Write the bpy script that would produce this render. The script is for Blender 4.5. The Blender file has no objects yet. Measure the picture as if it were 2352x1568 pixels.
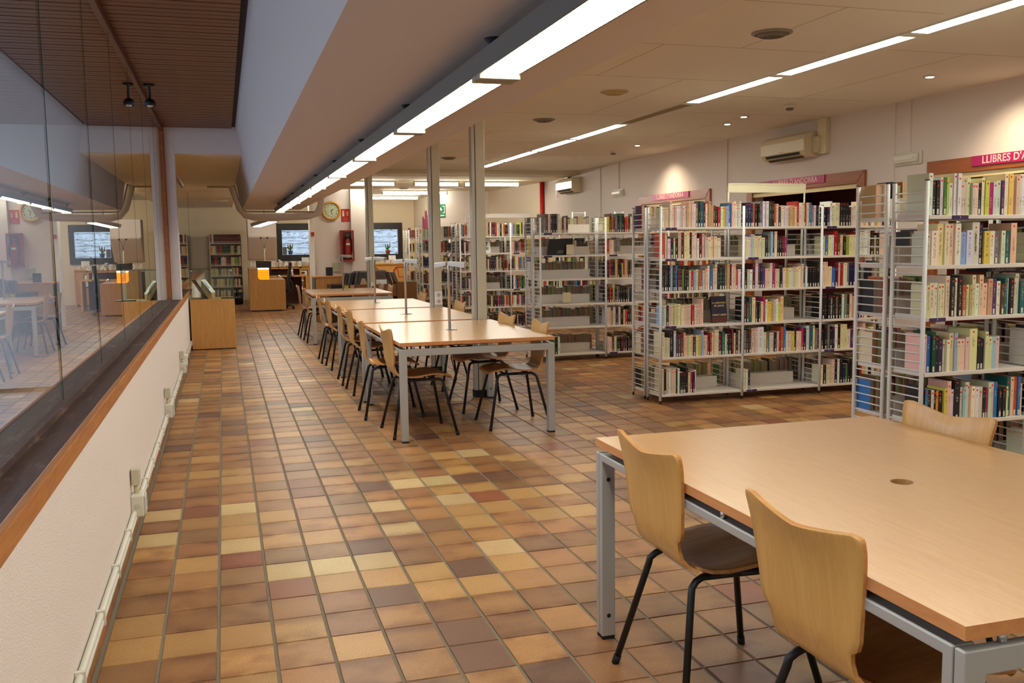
import bpy, bmesh, math, random
from mathutils import Vector, Matrix
R = random.Random(7)
PI = math.pi
S = bpy.context.scene
COL = S.collection

# ------------------------------------------------------------------ camera, sky, exposure
F_PX, PITCH, YAW, ROLL, CAM_H = 2157.6, 0.103824, 0.295948, -0.0140053, 1.455
cd = bpy.data.cameras.new('camera'); cam = bpy.data.objects.new('camera', cd); COL.objects.link(cam)
cd.sensor_width = 36.0; cd.lens = F_PX / 2352 * 36.0; cd.clip_start = .05; cd.clip_end = 200
_f = Vector((math.sin(YAW)*math.cos(PITCH), math.cos(YAW)*math.cos(PITCH), -math.sin(PITCH)))
_r = Vector((math.cos(YAW), -math.sin(YAW), 0)); _u = _r.cross(_f)
_r2 = math.cos(ROLL)*_r + math.sin(ROLL)*_u; _u2 = -math.sin(ROLL)*_r + math.cos(ROLL)*_u
cam.matrix_world = Matrix(((_r2.x, _u2.x, -_f.x, 0), (_r2.y, _u2.y, -_f.y, 0), (_r2.z, _u2.z, -_f.z, CAM_H), (0, 0, 0, 1)))
S.camera = cam
W = bpy.data.worlds.new('sky'); S.world = W; W.use_nodes = True
W.node_tree.nodes['Background'].inputs[0].default_value = (.60, .71, 1.0, 1)
W.node_tree.nodes['Background'].inputs[1].default_value = 2.6
S.view_settings.view_transform = 'Standard'; S.view_settings.look = 'None'
S.view_settings.exposure = 0.90; S.view_settings.gamma = 1.0
S.view_settings.use_curve_mapping = False
LAMP_W = 17.5      # radiance of the pendant diffusers
STRIP_W = 17.0     # recessed strip diffusers
TUBE_W = 24.0      # far ceiling tubes
LAMP_COL = (.965, .972, .875)
def downlight(name, loc, power, angle=70):
    l = bpy.data.lights.new(name, 'SPOT'); l.energy = power; l.color = (1, .80, .55); l.spot_size = math.radians(angle); l.spot_blend = 1.0; l.shadow_soft_size = .03
    o = bpy.data.objects.new(name, l); COL.objects.link(o); o.location = loc
    return o

# ------------------------------------------------------------------ colour and materials
def lin(c):
    return tuple((v/12.92 if v <= .04045 else ((v+.055)/1.055)**2.4) for v in (x/255 for x in c))
MATS = {}
def mat(name, rgb, rough=.5, metal=0, noise=0, nscale=20, bump=0, bscale=200, spec=.5, emit=0, coat=0):
    if name in MATS: return MATS[name]
    m = bpy.data.materials.new(name); m.use_nodes = True
    nt = m.node_tree; b = nt.nodes['Principled BSDF']; c = lin(rgb)
    b.inputs['Base Color'].default_value = (*c, 1); b.inputs['Roughness'].default_value = rough
    b.inputs['Metallic'].default_value = metal; b.inputs['Specular IOR Level'].default_value = spec
    b.inputs['Coat Weight'].default_value = coat
    if emit:
        b.inputs['Emission Color'].default_value = (*c, 1); b.inputs['Emission Strength'].default_value = emit
    if noise or bump:
        tc = nt.nodes.new('ShaderNodeTexCoord')
        if noise:
            n = nt.nodes.new('ShaderNodeTexNoise'); n.inputs['Scale'].default_value = nscale; n.inputs['Detail'].default_value = 4
            nt.links.new(tc.outputs['Object'], n.inputs['Vector'])
            mx = nt.nodes.new('ShaderNodeMixRGB'); mx.inputs[1].default_value = (*[v*(1-noise) for v in c], 1); mx.inputs[2].default_value = (*[min(1, v*(1+noise)) for v in c], 1)
            nt.links.new(n.outputs['Fac'], mx.inputs[0]); nt.links.new(mx.outputs[0], b.inputs['Base Color'])
        if bump:
            n2 = nt.nodes.new('ShaderNodeTexNoise'); n2.inputs['Scale'].default_value = bscale; n2.inputs['Detail'].default_value = 3
            nt.links.new(tc.outputs['Object'], n2.inputs['Vector'])
            bp = nt.nodes.new('ShaderNodeBump'); bp.inputs['Strength'].default_value = bump; bp.inputs['Distance'].default_value = .004
            nt.links.new(n2.outputs['Fac'], bp.inputs['Height']); nt.links.new(bp.outputs[0], b.inputs['Normal'])
    MATS[name] = m
    return m
def wood(name, rgb1, rgb2, axis='y', rough=.4, scale=1.0, coat=0, stretch=14):
    if name in MATS: return MATS[name]
    m = bpy.data.materials.new(name); m.use_nodes = True; nt = m.node_tree; b = nt.nodes['Principled BSDF']
    tc = nt.nodes.new('ShaderNodeTexCoord'); mp = nt.nodes.new('ShaderNodeMapping')
    sc = [stretch*scale]*3; sc['xyz'.index(axis)] = 1.1*scale
    mp.inputs['Scale'].default_value = sc
    nt.links.new(tc.outputs['Object'], mp.inputs['Vector'])
    n = nt.nodes.new('ShaderNodeTexNoise'); n.inputs['Scale'].default_value = 2.2; n.inputs['Detail'].default_value = 7; n.inputs['Distortion'].default_value = 1.4
    n.inputs['Roughness'].default_value = .62
    nt.links.new(mp.outputs[0], n.inputs['Vector'])
    rp = nt.nodes.new('ShaderNodeValToRGB'); rp.color_ramp.elements[0].position = .34; rp.color_ramp.elements[1].position = .66
    rp.color_ramp.elements[0].color = (*lin(rgb1), 1); rp.color_ramp.elements[1].color = (*lin(rgb2), 1)
    nt.links.new(n.outputs['Fac'], rp.inputs[0]); nt.links.new(rp.outputs[0], b.inputs['Base Color'])
    b.inputs['Roughness'].default_value = rough; b.inputs['Coat Weight'].default_value = coat; b.inputs['Coat Roughness'].default_value = .18
    MATS[name] = m
    return m
def emitter(name, rgb, strength):
    if name in MATS: return MATS[name]
    m = bpy.data.materials.new(name); m.use_nodes = True; nt = m.node_tree
    nt.nodes.remove(nt.nodes['Principled BSDF']); e = nt.nodes.new('ShaderNodeEmission')
    e.inputs[0].default_value = (*rgb, 1); e.inputs[1].default_value = strength
    nt.links.new(e.outputs[0], nt.nodes['Material Output'].inputs[0]); MATS[name] = m
    return m
def pane_mat(name, tint=(.93, .97, .95), refl=1.0):
    """clear flat glass: straight transmission plus mirror reflection by angle (both faces of the pane counted on the outer one)"""
    if name in MATS: return MATS[name]
    m = bpy.data.materials.new(name); m.use_nodes = True; nt = m.node_tree
    nt.nodes.remove(nt.nodes['Principled BSDF'])
    tr = nt.nodes.new('ShaderNodeBsdfTransparent'); tr.inputs[0].default_value = (*tint, 1)
    gl = nt.nodes.new('ShaderNodeBsdfGlossy'); gl.inputs['Roughness'].default_value = 0.0; gl.inputs[0].default_value = (.97, 1, .98, 1)
    ge = nt.nodes.new('ShaderNodeNewGeometry')
    fr = nt.nodes.new('ShaderNodeFresnel'); fr.inputs[0].default_value = 1.52
    a = nt.nodes.new('ShaderNodeMath'); a.operation = 'MULTIPLY'; a.inputs[1].default_value = 1.6*refl; a.use_clamp = True
    nt.links.new(fr.outputs[0], a.inputs[0])
    inv = nt.nodes.new('ShaderNodeMath'); inv.operation = 'SUBTRACT'; inv.inputs[0].default_value = 1.0
    nt.links.new(ge.outputs['Backfacing'], inv.inputs[1])
    k = nt.nodes.new('ShaderNodeMath'); k.operation = 'MULTIPLY'
    nt.links.new(a.outputs[0], k.inputs[0]); nt.links.new(inv.outputs[0], k.inputs[1])
    mx = nt.nodes.new('ShaderNodeMixShader')
    nt.links.new(k.outputs[0], mx.inputs[0]); nt.links.new(tr.outputs[0], mx.inputs[1]); nt.links.new(gl.outputs[0], mx.inputs[2])
    nt.links.new(mx.outputs[0], nt.nodes['Material Output'].inputs[0]); MATS[name] = m
    return m
def attr_mat(name, rough, build):
    m = bpy.data.materials.new(name); m.use_nodes = True; nt = m.node_tree; b = nt.nodes['Principled BSDF']
    at = nt.nodes.new('ShaderNodeAttribute'); at.attribute_name = 'tint'
    uv = nt.nodes.new('ShaderNodeUVMap'); uv.uv_map = 'uv'
    b.inputs['Roughness'].default_value = rough
    build(nt, b, at, uv); MATS[name] = m
    return m
def _n(nt, t, **kw):
    n = nt.nodes.new('ShaderNode'+t)
    for k, v in kw.items(): setattr(n, k, v)
    return n
def _math(nt, op, a, b=None, clamp=False):
    n = _n(nt, 'Math', operation=op); n.use_clamp = clamp
    for i, v in enumerate((a, b)):
        if v is None: continue
        if isinstance(v, (int, float)): n.inputs[i].default_value = v
        else: nt.links.new(v, n.inputs[i])
    return n.outputs[0]
def tile_nodes(nt, b, at, uv):
    sep = _n(nt, 'SeparateXYZ'); nt.links.new(uv.outputs[0], sep.inputs[0])
    geo = _n(nt, 'NewGeometry')
    n1 = _n(nt, 'TexNoise'); n1.inputs['Scale'].default_value = 6.5; n1.inputs['Detail'].default_value = 2; nt.links.new(geo.outputs['Position'], n1.inputs['Vector'])
    n2 = _n(nt, 'TexNoise'); n2.inputs['Scale'].default_value = 170; n2.inputs['Detail'].default_value = 4; nt.links.new(geo.outputs['Position'], n2.inputs['Vector'])
    n3 = _n(nt, 'TexNoise'); n3.inputs['Scale'].default_value = 420; n3.inputs['Detail'].default_value = 1; nt.links.new(geo.outputs['Position'], n3.inputs['Vector'])
    # kiln flashing: tiles go browner towards one long edge (alpha of the tint picks how strongly)
    edge = _math(nt, 'ABSOLUTE', _math(nt, 'SUBTRACT', sep.outputs[1], .5))
    edge = _math(nt, 'MULTIPLY', _math(nt, 'SUBTRACT', edge, .12, True), 3.2, True)
    fl = _math(nt, 'MULTIPLY', edge, _math(nt, 'MULTIPLY', _math(nt, 'SUBTRACT', n1.outputs['Fac'], .36, True), 5.0, True))
    fl = _math(nt, 'MULTIPLY', fl, at.outputs['Alpha'])
    blot = _math(nt, 'MULTIPLY', _math(nt, 'SUBTRACT', n1.outputs['Fac'], .49, True), 3.2, True)
    blot = _math(nt, 'MULTIPLY', blot, at.outputs['Alpha'])
    fac = _math(nt, 'MAXIMUM', fl, blot)
    mx = _n(nt, 'MixRGB', blend_type='MULTIPLY'); mx.inputs[2].default_value = (.60, .50, .46, 1)
    nt.links.new(fac, mx.inputs[0]); nt.links.new(at.outputs['Color'], mx.inputs[1])
    g = _n(nt, 'MixRGB', blend_type='MULTIPLY'); g.inputs[0].default_value = .55
    rp = _n(nt, 'ValToRGB'); rp.color_ramp.elements[0].position = .3; rp.color_ramp.elements[0].color = (.55, .5, .47, 1); rp.color_ramp.elements[1].position = .62; rp.color_ramp.elements[1].color = (1.12, 1.12, 1.12, 1)
    nt.links.new(n2.outputs['Fac'], rp.inputs[0]); nt.links.new(mx.outputs[0], g.inputs[1]); nt.links.new(rp.outputs[0], g.inputs[2])
    sp = _n(nt, 'MixRGB', blend_type='MULTIPLY'); sp.inputs[0].default_value = .5
    rq = _n(nt, 'ValToRGB'); rq.color_ramp.elements[0].position = .26; rq.color_ramp.elements[0].color = (.2, .16, .14, 1); rq.color_ramp.elements[1].position = .33
    nt.links.new(n3.outputs['Fac'], rq.inputs[0]); nt.links.new(g.outputs[0], sp.inputs[1]); nt.links.new(rq.outputs[0], sp.inputs[2])
    nt.links.new(sp.outputs[0], b.inputs['Base Color'])
    bp = _n(nt, 'Bump'); bp.inputs['Strength'].default_value = .22; bp.inputs['Distance'].default_value = .002
    nt.links.new(n2.outputs['Fac'], bp.inputs['Height']); nt.links.new(bp.outputs[0], b.inputs['Normal'])
def book_nodes(nt, b, at, uv):
    sep = _n(nt, 'SeparateXYZ'); nt.links.new(uv.outputs[0], sep.inputs[0])
    u, v = sep.outputs[0], sep.outputs[1]
    band = _math(nt, 'LESS_THAN', _math(nt, 'ABSOLUTE', _math(nt, 'SUBTRACT', u, .5)), .17)
    vb = _math(nt, 'MULTIPLY', _math(nt, 'GREATER_THAN', v, .22), _math(nt, 'LESS_THAN', v, .80))
    geo = _n(nt, 'NewGeometry'); mp = _n(nt, 'Mapping'); mp.inputs['Scale'].default_value = (130, 60, 230)
    nt.links.new(geo.outputs['Position'], mp.inputs['Vector'])
    n = _n(nt, 'TexNoise'); n.inputs['Scale'].default_value = 1; n.inputs['Detail'].default_value = 1; nt.links.new(mp.outputs[0], n.inputs['Vector'])
    mp2 = _n(nt, 'Mapping'); mp2.inputs['Scale'].default_value = (1, 1, 16); nt.links.new(geo.outputs['Position'], mp2.inputs['Vector'])
    nn = _n(nt, 'TexNoise'); nn.inputs['Scale'].default_value = 1; nt.links.new(mp2.outputs[0], nn.inputs['Vector'])
    ink = _math(nt, 'MULTIPLY', _math(nt, 'GREATER_THAN', n.outputs['Fac'], .52), _math(nt, 'GREATER_THAN', nn.outputs['Fac'], .49))
    ink = _math(nt, 'MULTIPLY', ink, _math(nt, 'MULTIPLY', band, vb))
    bw = _n(nt, 'RGBToBW'); nt.links.new(at.outputs['Color'], bw.inputs[0])
    dark = _math(nt, 'LESS_THAN', bw.outputs[0], .2)
    ic = _n(nt, 'MixRGB'); ic.inputs[1].default_value = (.16, .08, .06, 1); ic.inputs[2].default_value = (.62, .56, .46, 1); nt.links.new(dark, ic.inputs[0])
    mx = _n(nt, 'MixRGB'); nt.links.new(_math(nt, 'MULTIPLY', ink, .72), mx.inputs[0]); nt.links.new(at.outputs['Color'], mx.inputs[1]); nt.links.new(ic.outputs[0], mx.inputs[2])
    nt.links.new(mx.outputs[0], b.inputs['Base Color'])
M_TILE = attr_mat('clay_tile', .42, tile_nodes)
M_BOOK = attr_mat('book_covers', .42, book_nodes)
M_WALL = mat('white_plaster', (230, 219, 211), .85, bump=.35, bscale=90)
M_STIP = mat('stippled_plaster', (238, 226, 218), .9, bump=.9, bscale=150, noise=.05, nscale=120)
M_CEIL = mat('ceiling_paint', (238, 229, 214), .9, noise=.02, nscale=3)
M_BEAM = mat('beam_paint', (212, 200, 192), .9, bump=.15, bscale=30)
M_CREAM = mat('cream_paint', (240, 225, 196), .9)
M_GROUT = mat('grout', (128, 118, 100), .95, noise=.12, nscale=60, bump=.4, bscale=150)
M_SILVER = mat('silver_paint', (176, 175, 170), .38, .35)
M_STEEL = mat('brushed_steel', (190, 190, 192), .28, .9)
M_CHROME = mat('chrome', (220, 220, 225), .08, 1)
M_RACK = mat('rack_grey', (236, 237, 232), .4)
M_SHELF = mat('shelf_white', (226, 217, 205), .42)
M_BLACK = mat('black_plastic', (22, 22, 23), .45)
M_BLKTUBE = mat('black_tube', (26, 27, 28), .42, .2)
M_RUBBER = mat('rubber', (18, 18, 18), .8)
M_WHITEPL = mat('white_plastic', (225, 222, 208), .4)
M_CREAMPL = mat('cream_plastic', (222, 208, 172), .3, coat=.4)
M_BEECH = wood('beech_laminate', (192, 144, 88), (202, 155, 98), 'y', .30, 2.2, coat=.25, stretch=11)
M_BEECHX = wood('beech_edge', (190, 122, 70), (205, 140, 85), 'y', .45)
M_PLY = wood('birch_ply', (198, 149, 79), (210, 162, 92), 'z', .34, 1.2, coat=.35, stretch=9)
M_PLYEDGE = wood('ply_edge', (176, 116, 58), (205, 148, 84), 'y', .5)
M_SEAT = wood('seat_ply_shaded', (188, 118, 56), (206, 136, 70), 'x', .42, 1.2, coat=.03, stretch=9)  # same ply as the backs, browner: shade under the tables put into the colour
M_SEAT.node_tree.nodes['Principled BSDF'].inputs['Specular IOR Level'].default_value = .3
M_DESK = wood('desk_beech', (196, 142, 78), (210, 158, 92), 'z', .4, 1.0)
M_PINE = wood('pine', (206, 150, 70), (224, 172, 92), 'x', .45)
M_REDWOOD = wood('stained_wood', (146, 78, 36), (172, 98, 50), 'y', .35, 1.0, coat=.2)
M_SLAT = wood('slat_wood', (94, 50, 24), (126, 72, 36), 'x', .42, 1.2)
M_SILLW = wood('sill_worn', (56, 34, 28), (84, 56, 46), 'y', .5)
def _wear():
    nt = M_SILLW.node_tree; b = nt.nodes['Principled BSDF']; old = b.inputs['Base Color'].links[0].from_socket
    tc = _n(nt, 'TexCoord'); mp = _n(nt, 'Mapping'); mp.inputs['Scale'].default_value = (7, 2.2, 7); nt.links.new(tc.outputs['Object'], mp.inputs['Vector'])
    n = _n(nt, 'TexNoise'); n.inputs['Scale'].default_value = 1.6; n.inputs['Detail'].default_value = 9; n.inputs['Roughness'].default_value = .72; nt.links.new(mp.outputs[0], n.inputs['Vector'])
    f = _math(nt, 'MULTIPLY', _math(nt, 'SUBTRACT', n.outputs['Fac'], .565, True), 9, True)
    mx = _n(nt, 'MixRGB'); mx.inputs[2].default_value = (*lin((146, 122, 112)), 1); nt.links.new(_math(nt, 'MULTIPLY', f, .7), mx.inputs[0]); nt.links.new(old, mx.inputs[1]); nt.links.new(mx.outputs[0], b.inputs['Base Color'])
_wear()
M_FASCIA = wood('fascia_wood', (164, 98, 42), (196, 128, 64), 'y', .4)
M_DARKWOOD = wood('dark_cupboard', (70, 26, 18), (92, 38, 24), 'z', .45)
M_PURPLE = mat('purple_label', (70, 44, 92), .4)
M_MAGENTA = mat('magenta_sign', (176, 28, 98), .35)
M_SIGNTXT = mat('sign_text', (238, 205, 196), .5)
M_RED = mat('signal_red', (196, 34, 30), .4)
M_DKRED = mat('cabinet_red', (150, 24, 26), .35)
M_WHITE = mat('white_card', (240, 238, 232), .6)
M_PAGES = mat('pages', (226, 208, 172), .9, noise=.06, nscale=90)
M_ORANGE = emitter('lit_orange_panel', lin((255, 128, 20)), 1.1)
M_GREEN = mat('leaf_green', (60, 130, 55), .5)
M_POT = mat('terracotta', (214, 120, 46), .7)
M_DOTR = mat('red_dot', (214, 44, 38), .45)
M_DOTY = mat('yellow_dot', (226, 190, 50), .45)
M_FRAME = mat('window_frame_black', (36, 30, 26), .4)
M_STONE = mat('rough_stone', (172, 176, 180), .95, noise=.18, nscale=7, bump=1.0, bscale=18)
M_GLASS = pane_mat('window_glass')
M_CASE = pane_mat('case_glass', (.95, .985, .965), .55)
M_GLEDGE = mat('glass_edge', (34, 74, 66), .2)
M_LAMP = emitter('pendant_diffuser', LAMP_COL, LAMP_W)
M_STRIP = emitter('strip_diffuser', LAMP_COL, STRIP_W)
M_TUBE = emitter('tube_glow', (1, .95, .82), TUBE_W)
M_SPOT = emitter('halogen', (1, .85, .62), 14)
M_BROWNGREY = mat('lamp_housing', (96, 90, 78), .5, .3)

# ------------------------------------------------------------------ mesh builder
class MB:
    def __init__(s):
        s.v = []; s.f = []; s.m = []; s.c = []; s.uv = {}; s.smooth = []
    def face(s, idx, m=0, c=None, uv=None, sm=False):
        s.f.append(tuple(idx)); s.m.append(m); s.c.append(c); s.smooth.append(sm)
        if uv: s.uv[len(s.f)-1] = uv
    def add(s, pts):
        n = len(s.v); s.v += [tuple(p) for p in pts]; return n
    def box(s, x0, x1, y0, y1, z0, z1, m=0, c=None, skip='', mm=None):
        n = s.add([(x0,y0,z0),(x1,y0,z0),(x1,y1,z0),(x0,y1,z0),(x0,y0,z1),(x1,y0,z1),(x1,y1,z1),(x0,y1,z1)])
        F = {'b': (0,3,2,1), 't': (4,5,6,7), 'f': (0,1,5,4), 'r': (1,2,6,5), 'k': (2,3,7,6), 'l': (3,0,4,7)}
        for k, q in F.items():
            if k in skip: continue
            s.face([n+i for i in q], (mm or {}).get(k, m), c)
        return n
    def cbox(s, cx, cy, cz, dx, dy, dz, m=0): return s.box(cx-dx/2, cx+dx/2, cy-dy/2, cy+dy/2, cz-dz/2, cz+dz/2, m)
    def tube(s, pts, r, n=8, m=0, cap=True, up=None):
        pts = [Vector(p) for p in pts]; rr = r if isinstance(r, (list, tuple)) else [r]*len(pts)
        rings = []; prev = None
        for i, p in enumerate(pts):
            d = ((pts[i+1]-p) if i == 0 else (p-pts[i-1]) if i == len(pts)-1 else ((pts[i+1]-p).normalized()+(p-pts[i-1]).normalized()))
            d.normalize()
            a = prev if prev is not None else (Vector((0,0,1)) if abs(d.z) < .9 else Vector((1,0,0)))
            x = a - d*a.dot(d); x.normalize(); y = d.cross(x); prev = x
            rings.append(s.add([p + (x*math.cos(t)+y*math.sin(t))*rr[i] for t in (2*PI*k/n for k in range(n))]))
        for a, b in zip(rings, rings[1:]):
            for k in range(n):
                s.face((a+k, a+(k+1) % n, b+(k+1) % n, b+k), m, sm=True)
        if cap:
            s.face([rings[0]+k for k in reversed(range(n))], m); s.face([rings[-1]+k for k in range(n)], m)
    def lathe(s, prof, c=(0,0,0), n=16, m=0, axis='z', capb=True, capt=True):
        rings = []
        for r, h in prof:
            P = []
            for k in range(n):
                t = 2*PI*k/n; a, b = r*math.cos(t), r*math.sin(t)
                P.append((c[0]+a, c[1]+b, c[2]+h) if axis == 'z' else (c[0]+a, c[1]-h, c[2]+b) if axis == 'y' else (c[0]-h, c[1]+a, c[2]+b))
            rings.append(s.add(P))
        for a, b in zip(rings, rings[1:]):
            for k in range(n): s.face((a+k, a+(k+1) % n, b+(k+1) % n, b+k), m, sm=True)
        if capb: s.face([rings[0]+k for k in reversed(range(n))], m)
        if capt: s.face([rings[-1]+k for k in range(n)], m)
    def prism(s, poly, a0, a1, axis='y', m=0, mm=None):
        """poly: 2-D outline, swept along axis from a0 to a1"""
        def P(p, a): return (p[0], a, p[1]) if axis == 'y' else (a, p[0], p[1]) if axis == 'x' else (p[0], p[1], a)
        n = len(poly); b0 = s.add([P(p, a0) for p in poly]); b1 = s.add([P(p, a1) for p in poly])
        for k in range(n): s.face((b0+k, b0+(k+1) % n, b1+(k+1) % n, b1+k), (mm or {}).get(k, m))
        s.face([b0+k for k in reversed(range(n))], m); s.face([b1+k for k in range(n)], m)
    def grid(s, P, m=0, sm=True, closed=False):
        rows = [s.add(r) for r in P]; w = len(P[0])
        for a, b in zip(rows, rows[1:]):
            for k in range(w-1): s.face((a+k, a+k+1, b+k+1, b+k), m, sm=sm)
        return rows
    def mesh(s, name, mats, fixn=True):
        me = bpy.data.meshes.new(name); me.from_pydata(s.v, [], s.f)
        for m in (mats if isinstance(mats, (list, tuple)) else [mats]): me.materials.append(m)
        me.polygons.foreach_set('material_index', s.m); me.polygons.foreach_set('use_smooth', s.smooth)
        if any(c is not None for c in s.c):
            at = me.color_attributes.new('tint', 'FLOAT_COLOR', 'CORNER'); buf = []
            for p in me.polygons:
                c = s.c[p.index] or (1, 1, 1, 1)
                for _ in range(p.loop_total): buf += c
            at.data.foreach_set('color', buf)
        if s.uv:
            ul = me.uv_layers.new(name='uv'); buf = []
            for p in me.polygons:
                q = s.uv.get(p.index)
                for k in range(p.loop_total): buf += (q[k] if q else (-1, -1))
            ul.data.foreach_set('uv', buf)
        if fixn:
            bm = bmesh.new(); bm.from_mesh(me); bmesh.ops.recalc_face_normals(bm, faces=bm.faces); bm.to_mesh(me); bm.free()
        me.update()
        return me
    def build(s, name, mats, parent=None, bevel=0, kind=None, loc=None, fixn=True, seg=2):
        o = bpy.data.objects.new(name, s.mesh(name, mats, fixn)); COL.objects.link(o)
        if parent: o.parent = parent
        if loc: o.location = loc
        if kind: o['kind'] = kind
        if bevel:
            b = o.modifiers.new('bevel', 'BEVEL'); b.width = bevel; b.segments = seg; b.limit_method = 'ANGLE'; b.angle_limit = math.radians(40); b.harden_normals = False
        return o
def tag(o, label, cat, group=None):
    o['label'] = label; o['category'] = cat
    if group: o['group'] = group
    return o
def thing(name, label, cat, loc=(0,0,0), rz=0, group=None):
    o = bpy.data.objects.new(name, None); COL.objects.link(o); o.location = loc; o.rotation_euler = (0, 0, rz); o.empty_display_size = .1
    return tag(o, label, cat, group)
def group_root(name):
    o = bpy.data.objects.new(name, None); COL.objects.link(o); return o
def struct(name, mb, mats, **kw):
    o = mb.build(name, mats, **kw)
    o['kind'] = 'structure'; return o
def child(name, me, parent, loc=(0,0,0), rot=(0,0,0), sc=(1,1,1)):
    o = bpy.data.objects.new(name, me); COL.objects.link(o); o.parent = parent; o.location = loc; o.rotation_euler = rot; o.scale = sc
    return o
def dup(root, loc, rz, label, group=None):
    r = root.copy(); COL.objects.link(r); r.location = loc; r.rotation_euler = (0, 0, rz); r['label'] = label
    if group: r['group'] = group
    for ch in list(root.children):
        c = ch.copy(); COL.objects.link(c); c.parent = r
        for g in list(ch.children):
            d = g.copy(); COL.objects.link(d); d.parent = c
    return r
def text_mesh(body, size, ext=.002, align='CENTER', bold=0, spacing=1.0):
    cu = bpy.data.curves.new('lettering', 'FONT'); cu.body = body; cu.size = size; cu.extrude = ext; cu.align_x = align; cu.align_y = 'CENTER'; cu.offset = bold; cu.resolution_u = 3; cu.space_character = spacing
    o = bpy.data.objects.new('lettering', cu); COL.objects.link(o)
    dg = bpy.context.evaluated_depsgraph_get(); dg.update()
    me = bpy.data.meshes.new_from_object(o.evaluated_get(dg))
    bpy.data.objects.remove(o); bpy.data.curves.remove(cu)
    return me
def text(body, size, m, parent, loc, rot, ext=.002, bold=0, name='lettering', align='CENTER', spacing=1.0):
    me = text_mesh(body, size, ext, align, bold, spacing); me.materials.clear(); me.materials.append(m)
    o = child(name, me, parent, loc, rot); o['kind'] = 'stuff'
    return o
ORD = 'first second third fourth fifth sixth seventh eighth ninth tenth eleventh twelfth'.split()
def ordinal(n):
    if n <= 12: return ORD[n-1]
    return '%d%s' % (n, 'th' if 10 < n % 100 < 14 else {1: 'st', 2: 'nd', 3: 'rd'}.get(n % 10, 'th'))

# ------------------------------------------------------------------ floor of clay tiles
TA, TB, TX, TY = .19932, .22648, -.47739, 3.44288
XW, ZC, ZB = 6.6, 2.82, 2.10            # right wall, main ceiling, dropped soffit
fl = MB(); fl.box(-.62, 8.2, -2.2, 27.3, -.16, -.004)
floor = struct('floor', fl, M_GROUT)
PAL = {'o': (176, 126, 74), 'b': (158, 110, 66), 'y': (192, 146, 86), 'p': (206, 176, 122), 'r': (150, 88, 56), 'd': (122, 85, 62), 'g': (152, 111, 71)}
KNOWN = {(0,0):'y',(0,1):'y',(0,2):'b',(0,4):'b',(0,6):'p',(0,8):'p',(1,0):'y',(1,2):'b',(1,4):'y',(1,8):'r',(1,12):'y',(2,0):'y',(2,2):'b',(2,5):'p',(2,6):'y',(2,7):'y',(2,8):'p',(2,11):'y',(2,18):'d',(2,20):'d',(3,2):'r',(3,3):'p',(3,7):'y',(4,-2):'b',(4,-1):'y',(4,0):'b',(4,1):'b',(4,2):'y',(4,3):'p',(4,5):'y',(4,10):'r',(4,24):'d',(5,-1):'b',(5,1):'d',(5,2):'y',(5,3):'p',(6,-2):'d',(6,-1):'d',(6,0):'b',(6,9):'d',(6,19):'d',(7,1):'y',(7,2):'d',(7,9):'p',(8,0):'b',(8,2):'y',(8,3):'p',(8,4):'f',(8,5):'y',(8,6):'y',(8,7):'p',(8,9):'p',(9,4):'f',(9,6):'y',(9,7):'r',(9,9):'d',(9,12):'y',(10,4):'f',(10,5):'y',(10,7):'y',(10,12):'p',(11,5):'y',(11,7):'y',(13,9):'y'}
def tile_colour(c, r, rng):
    k = KNOWN.get((c, r))
    if k is None:
        k = rng.choices('obyprdg', [44, 24, 12, 2, 1, 4, 13])[0]
        fl = 1.0 if rng.random() < .7 else .4
    else: fl = 1.0 if k in 'bf' else .25
    if k == 'f': k = 'o'
    q = rng.uniform(.93, 1.06); rgb = [v*q*rng.uniform(.985, 1.015) for v in PAL[k]]
    return (*lin([min(255, v) for v in rgb]), fl)
def tile_into(mb, x0, y0, col, dz, ox=0, oy=0, w=None, l=None):
    gx, gy, b = .0045, .0022, .003
    X0, X1, Y0, Y1 = x0+gx, x0+(w or TA)-gx, y0+gy, y0+(l or TB)-gy
    X0 -= ox; X1 -= ox; Y0 -= oy; Y1 -= oy
    n = mb.add([(X0,Y0,-.006),(X1,Y0,-.006),(X1,Y1,-.006),(X0,Y1,-.006),(X0+b,Y0+b,dz),(X1-b,Y0+b,dz),(X1-b,Y1-b,dz),(X0+b,Y1-b,dz)])
    mb.face((n+4,n+5,n+6,n+7), 0, col, [(0,0),(1,0),(1,1),(0,1)])
    for k in range(4):
        mb.face((n+k, n+(k+1) % 4, n+4+(k+1) % 4, n+4+k), 0, col, [(.5,.02)]*4)
def cam_px(p):
    d = Vector(p)-Vector((0, 0, CAM_H)); z = d.dot(_f)
    if z < .2: return None
    return 1176+F_PX*d.dot(_r2)/z, 784-F_PX*d.dot(_u2)/z, z
tiles = []
for c in range(0, 36):
    for r in range(-12, 106):
        x0, y0 = TX+c*TA, TY+r*TB
        q = cam_px((x0+TA/2, y0+TB/2, 0))
        seen = q and -60 < q[0] < 2412 and q[1] < 1640
        tiles.append((q[2] if seen else 99, c, r, x0, y0))
tiles.sort()
rest = MB(); rt = random.Random(31)
for i, (z, c, r, x0, y0) in enumerate(tiles):
    col = tile_colour(c, r, rt); dz = rt.uniform(-.0008, .0008)
    if i < 300:
        t = MB(); tile_into(t, x0, y0, col, dz, x0+TA/2, y0+TB/2)
        t.build('tile', M_TILE, floor, loc=(x0+TA/2, y0+TB/2, 0), fixn=False)
    else: tile_into(rest, x0, y0, col, dz)
rest.build('tile', M_TILE, floor, kind='stuff', fixn=False)

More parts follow.
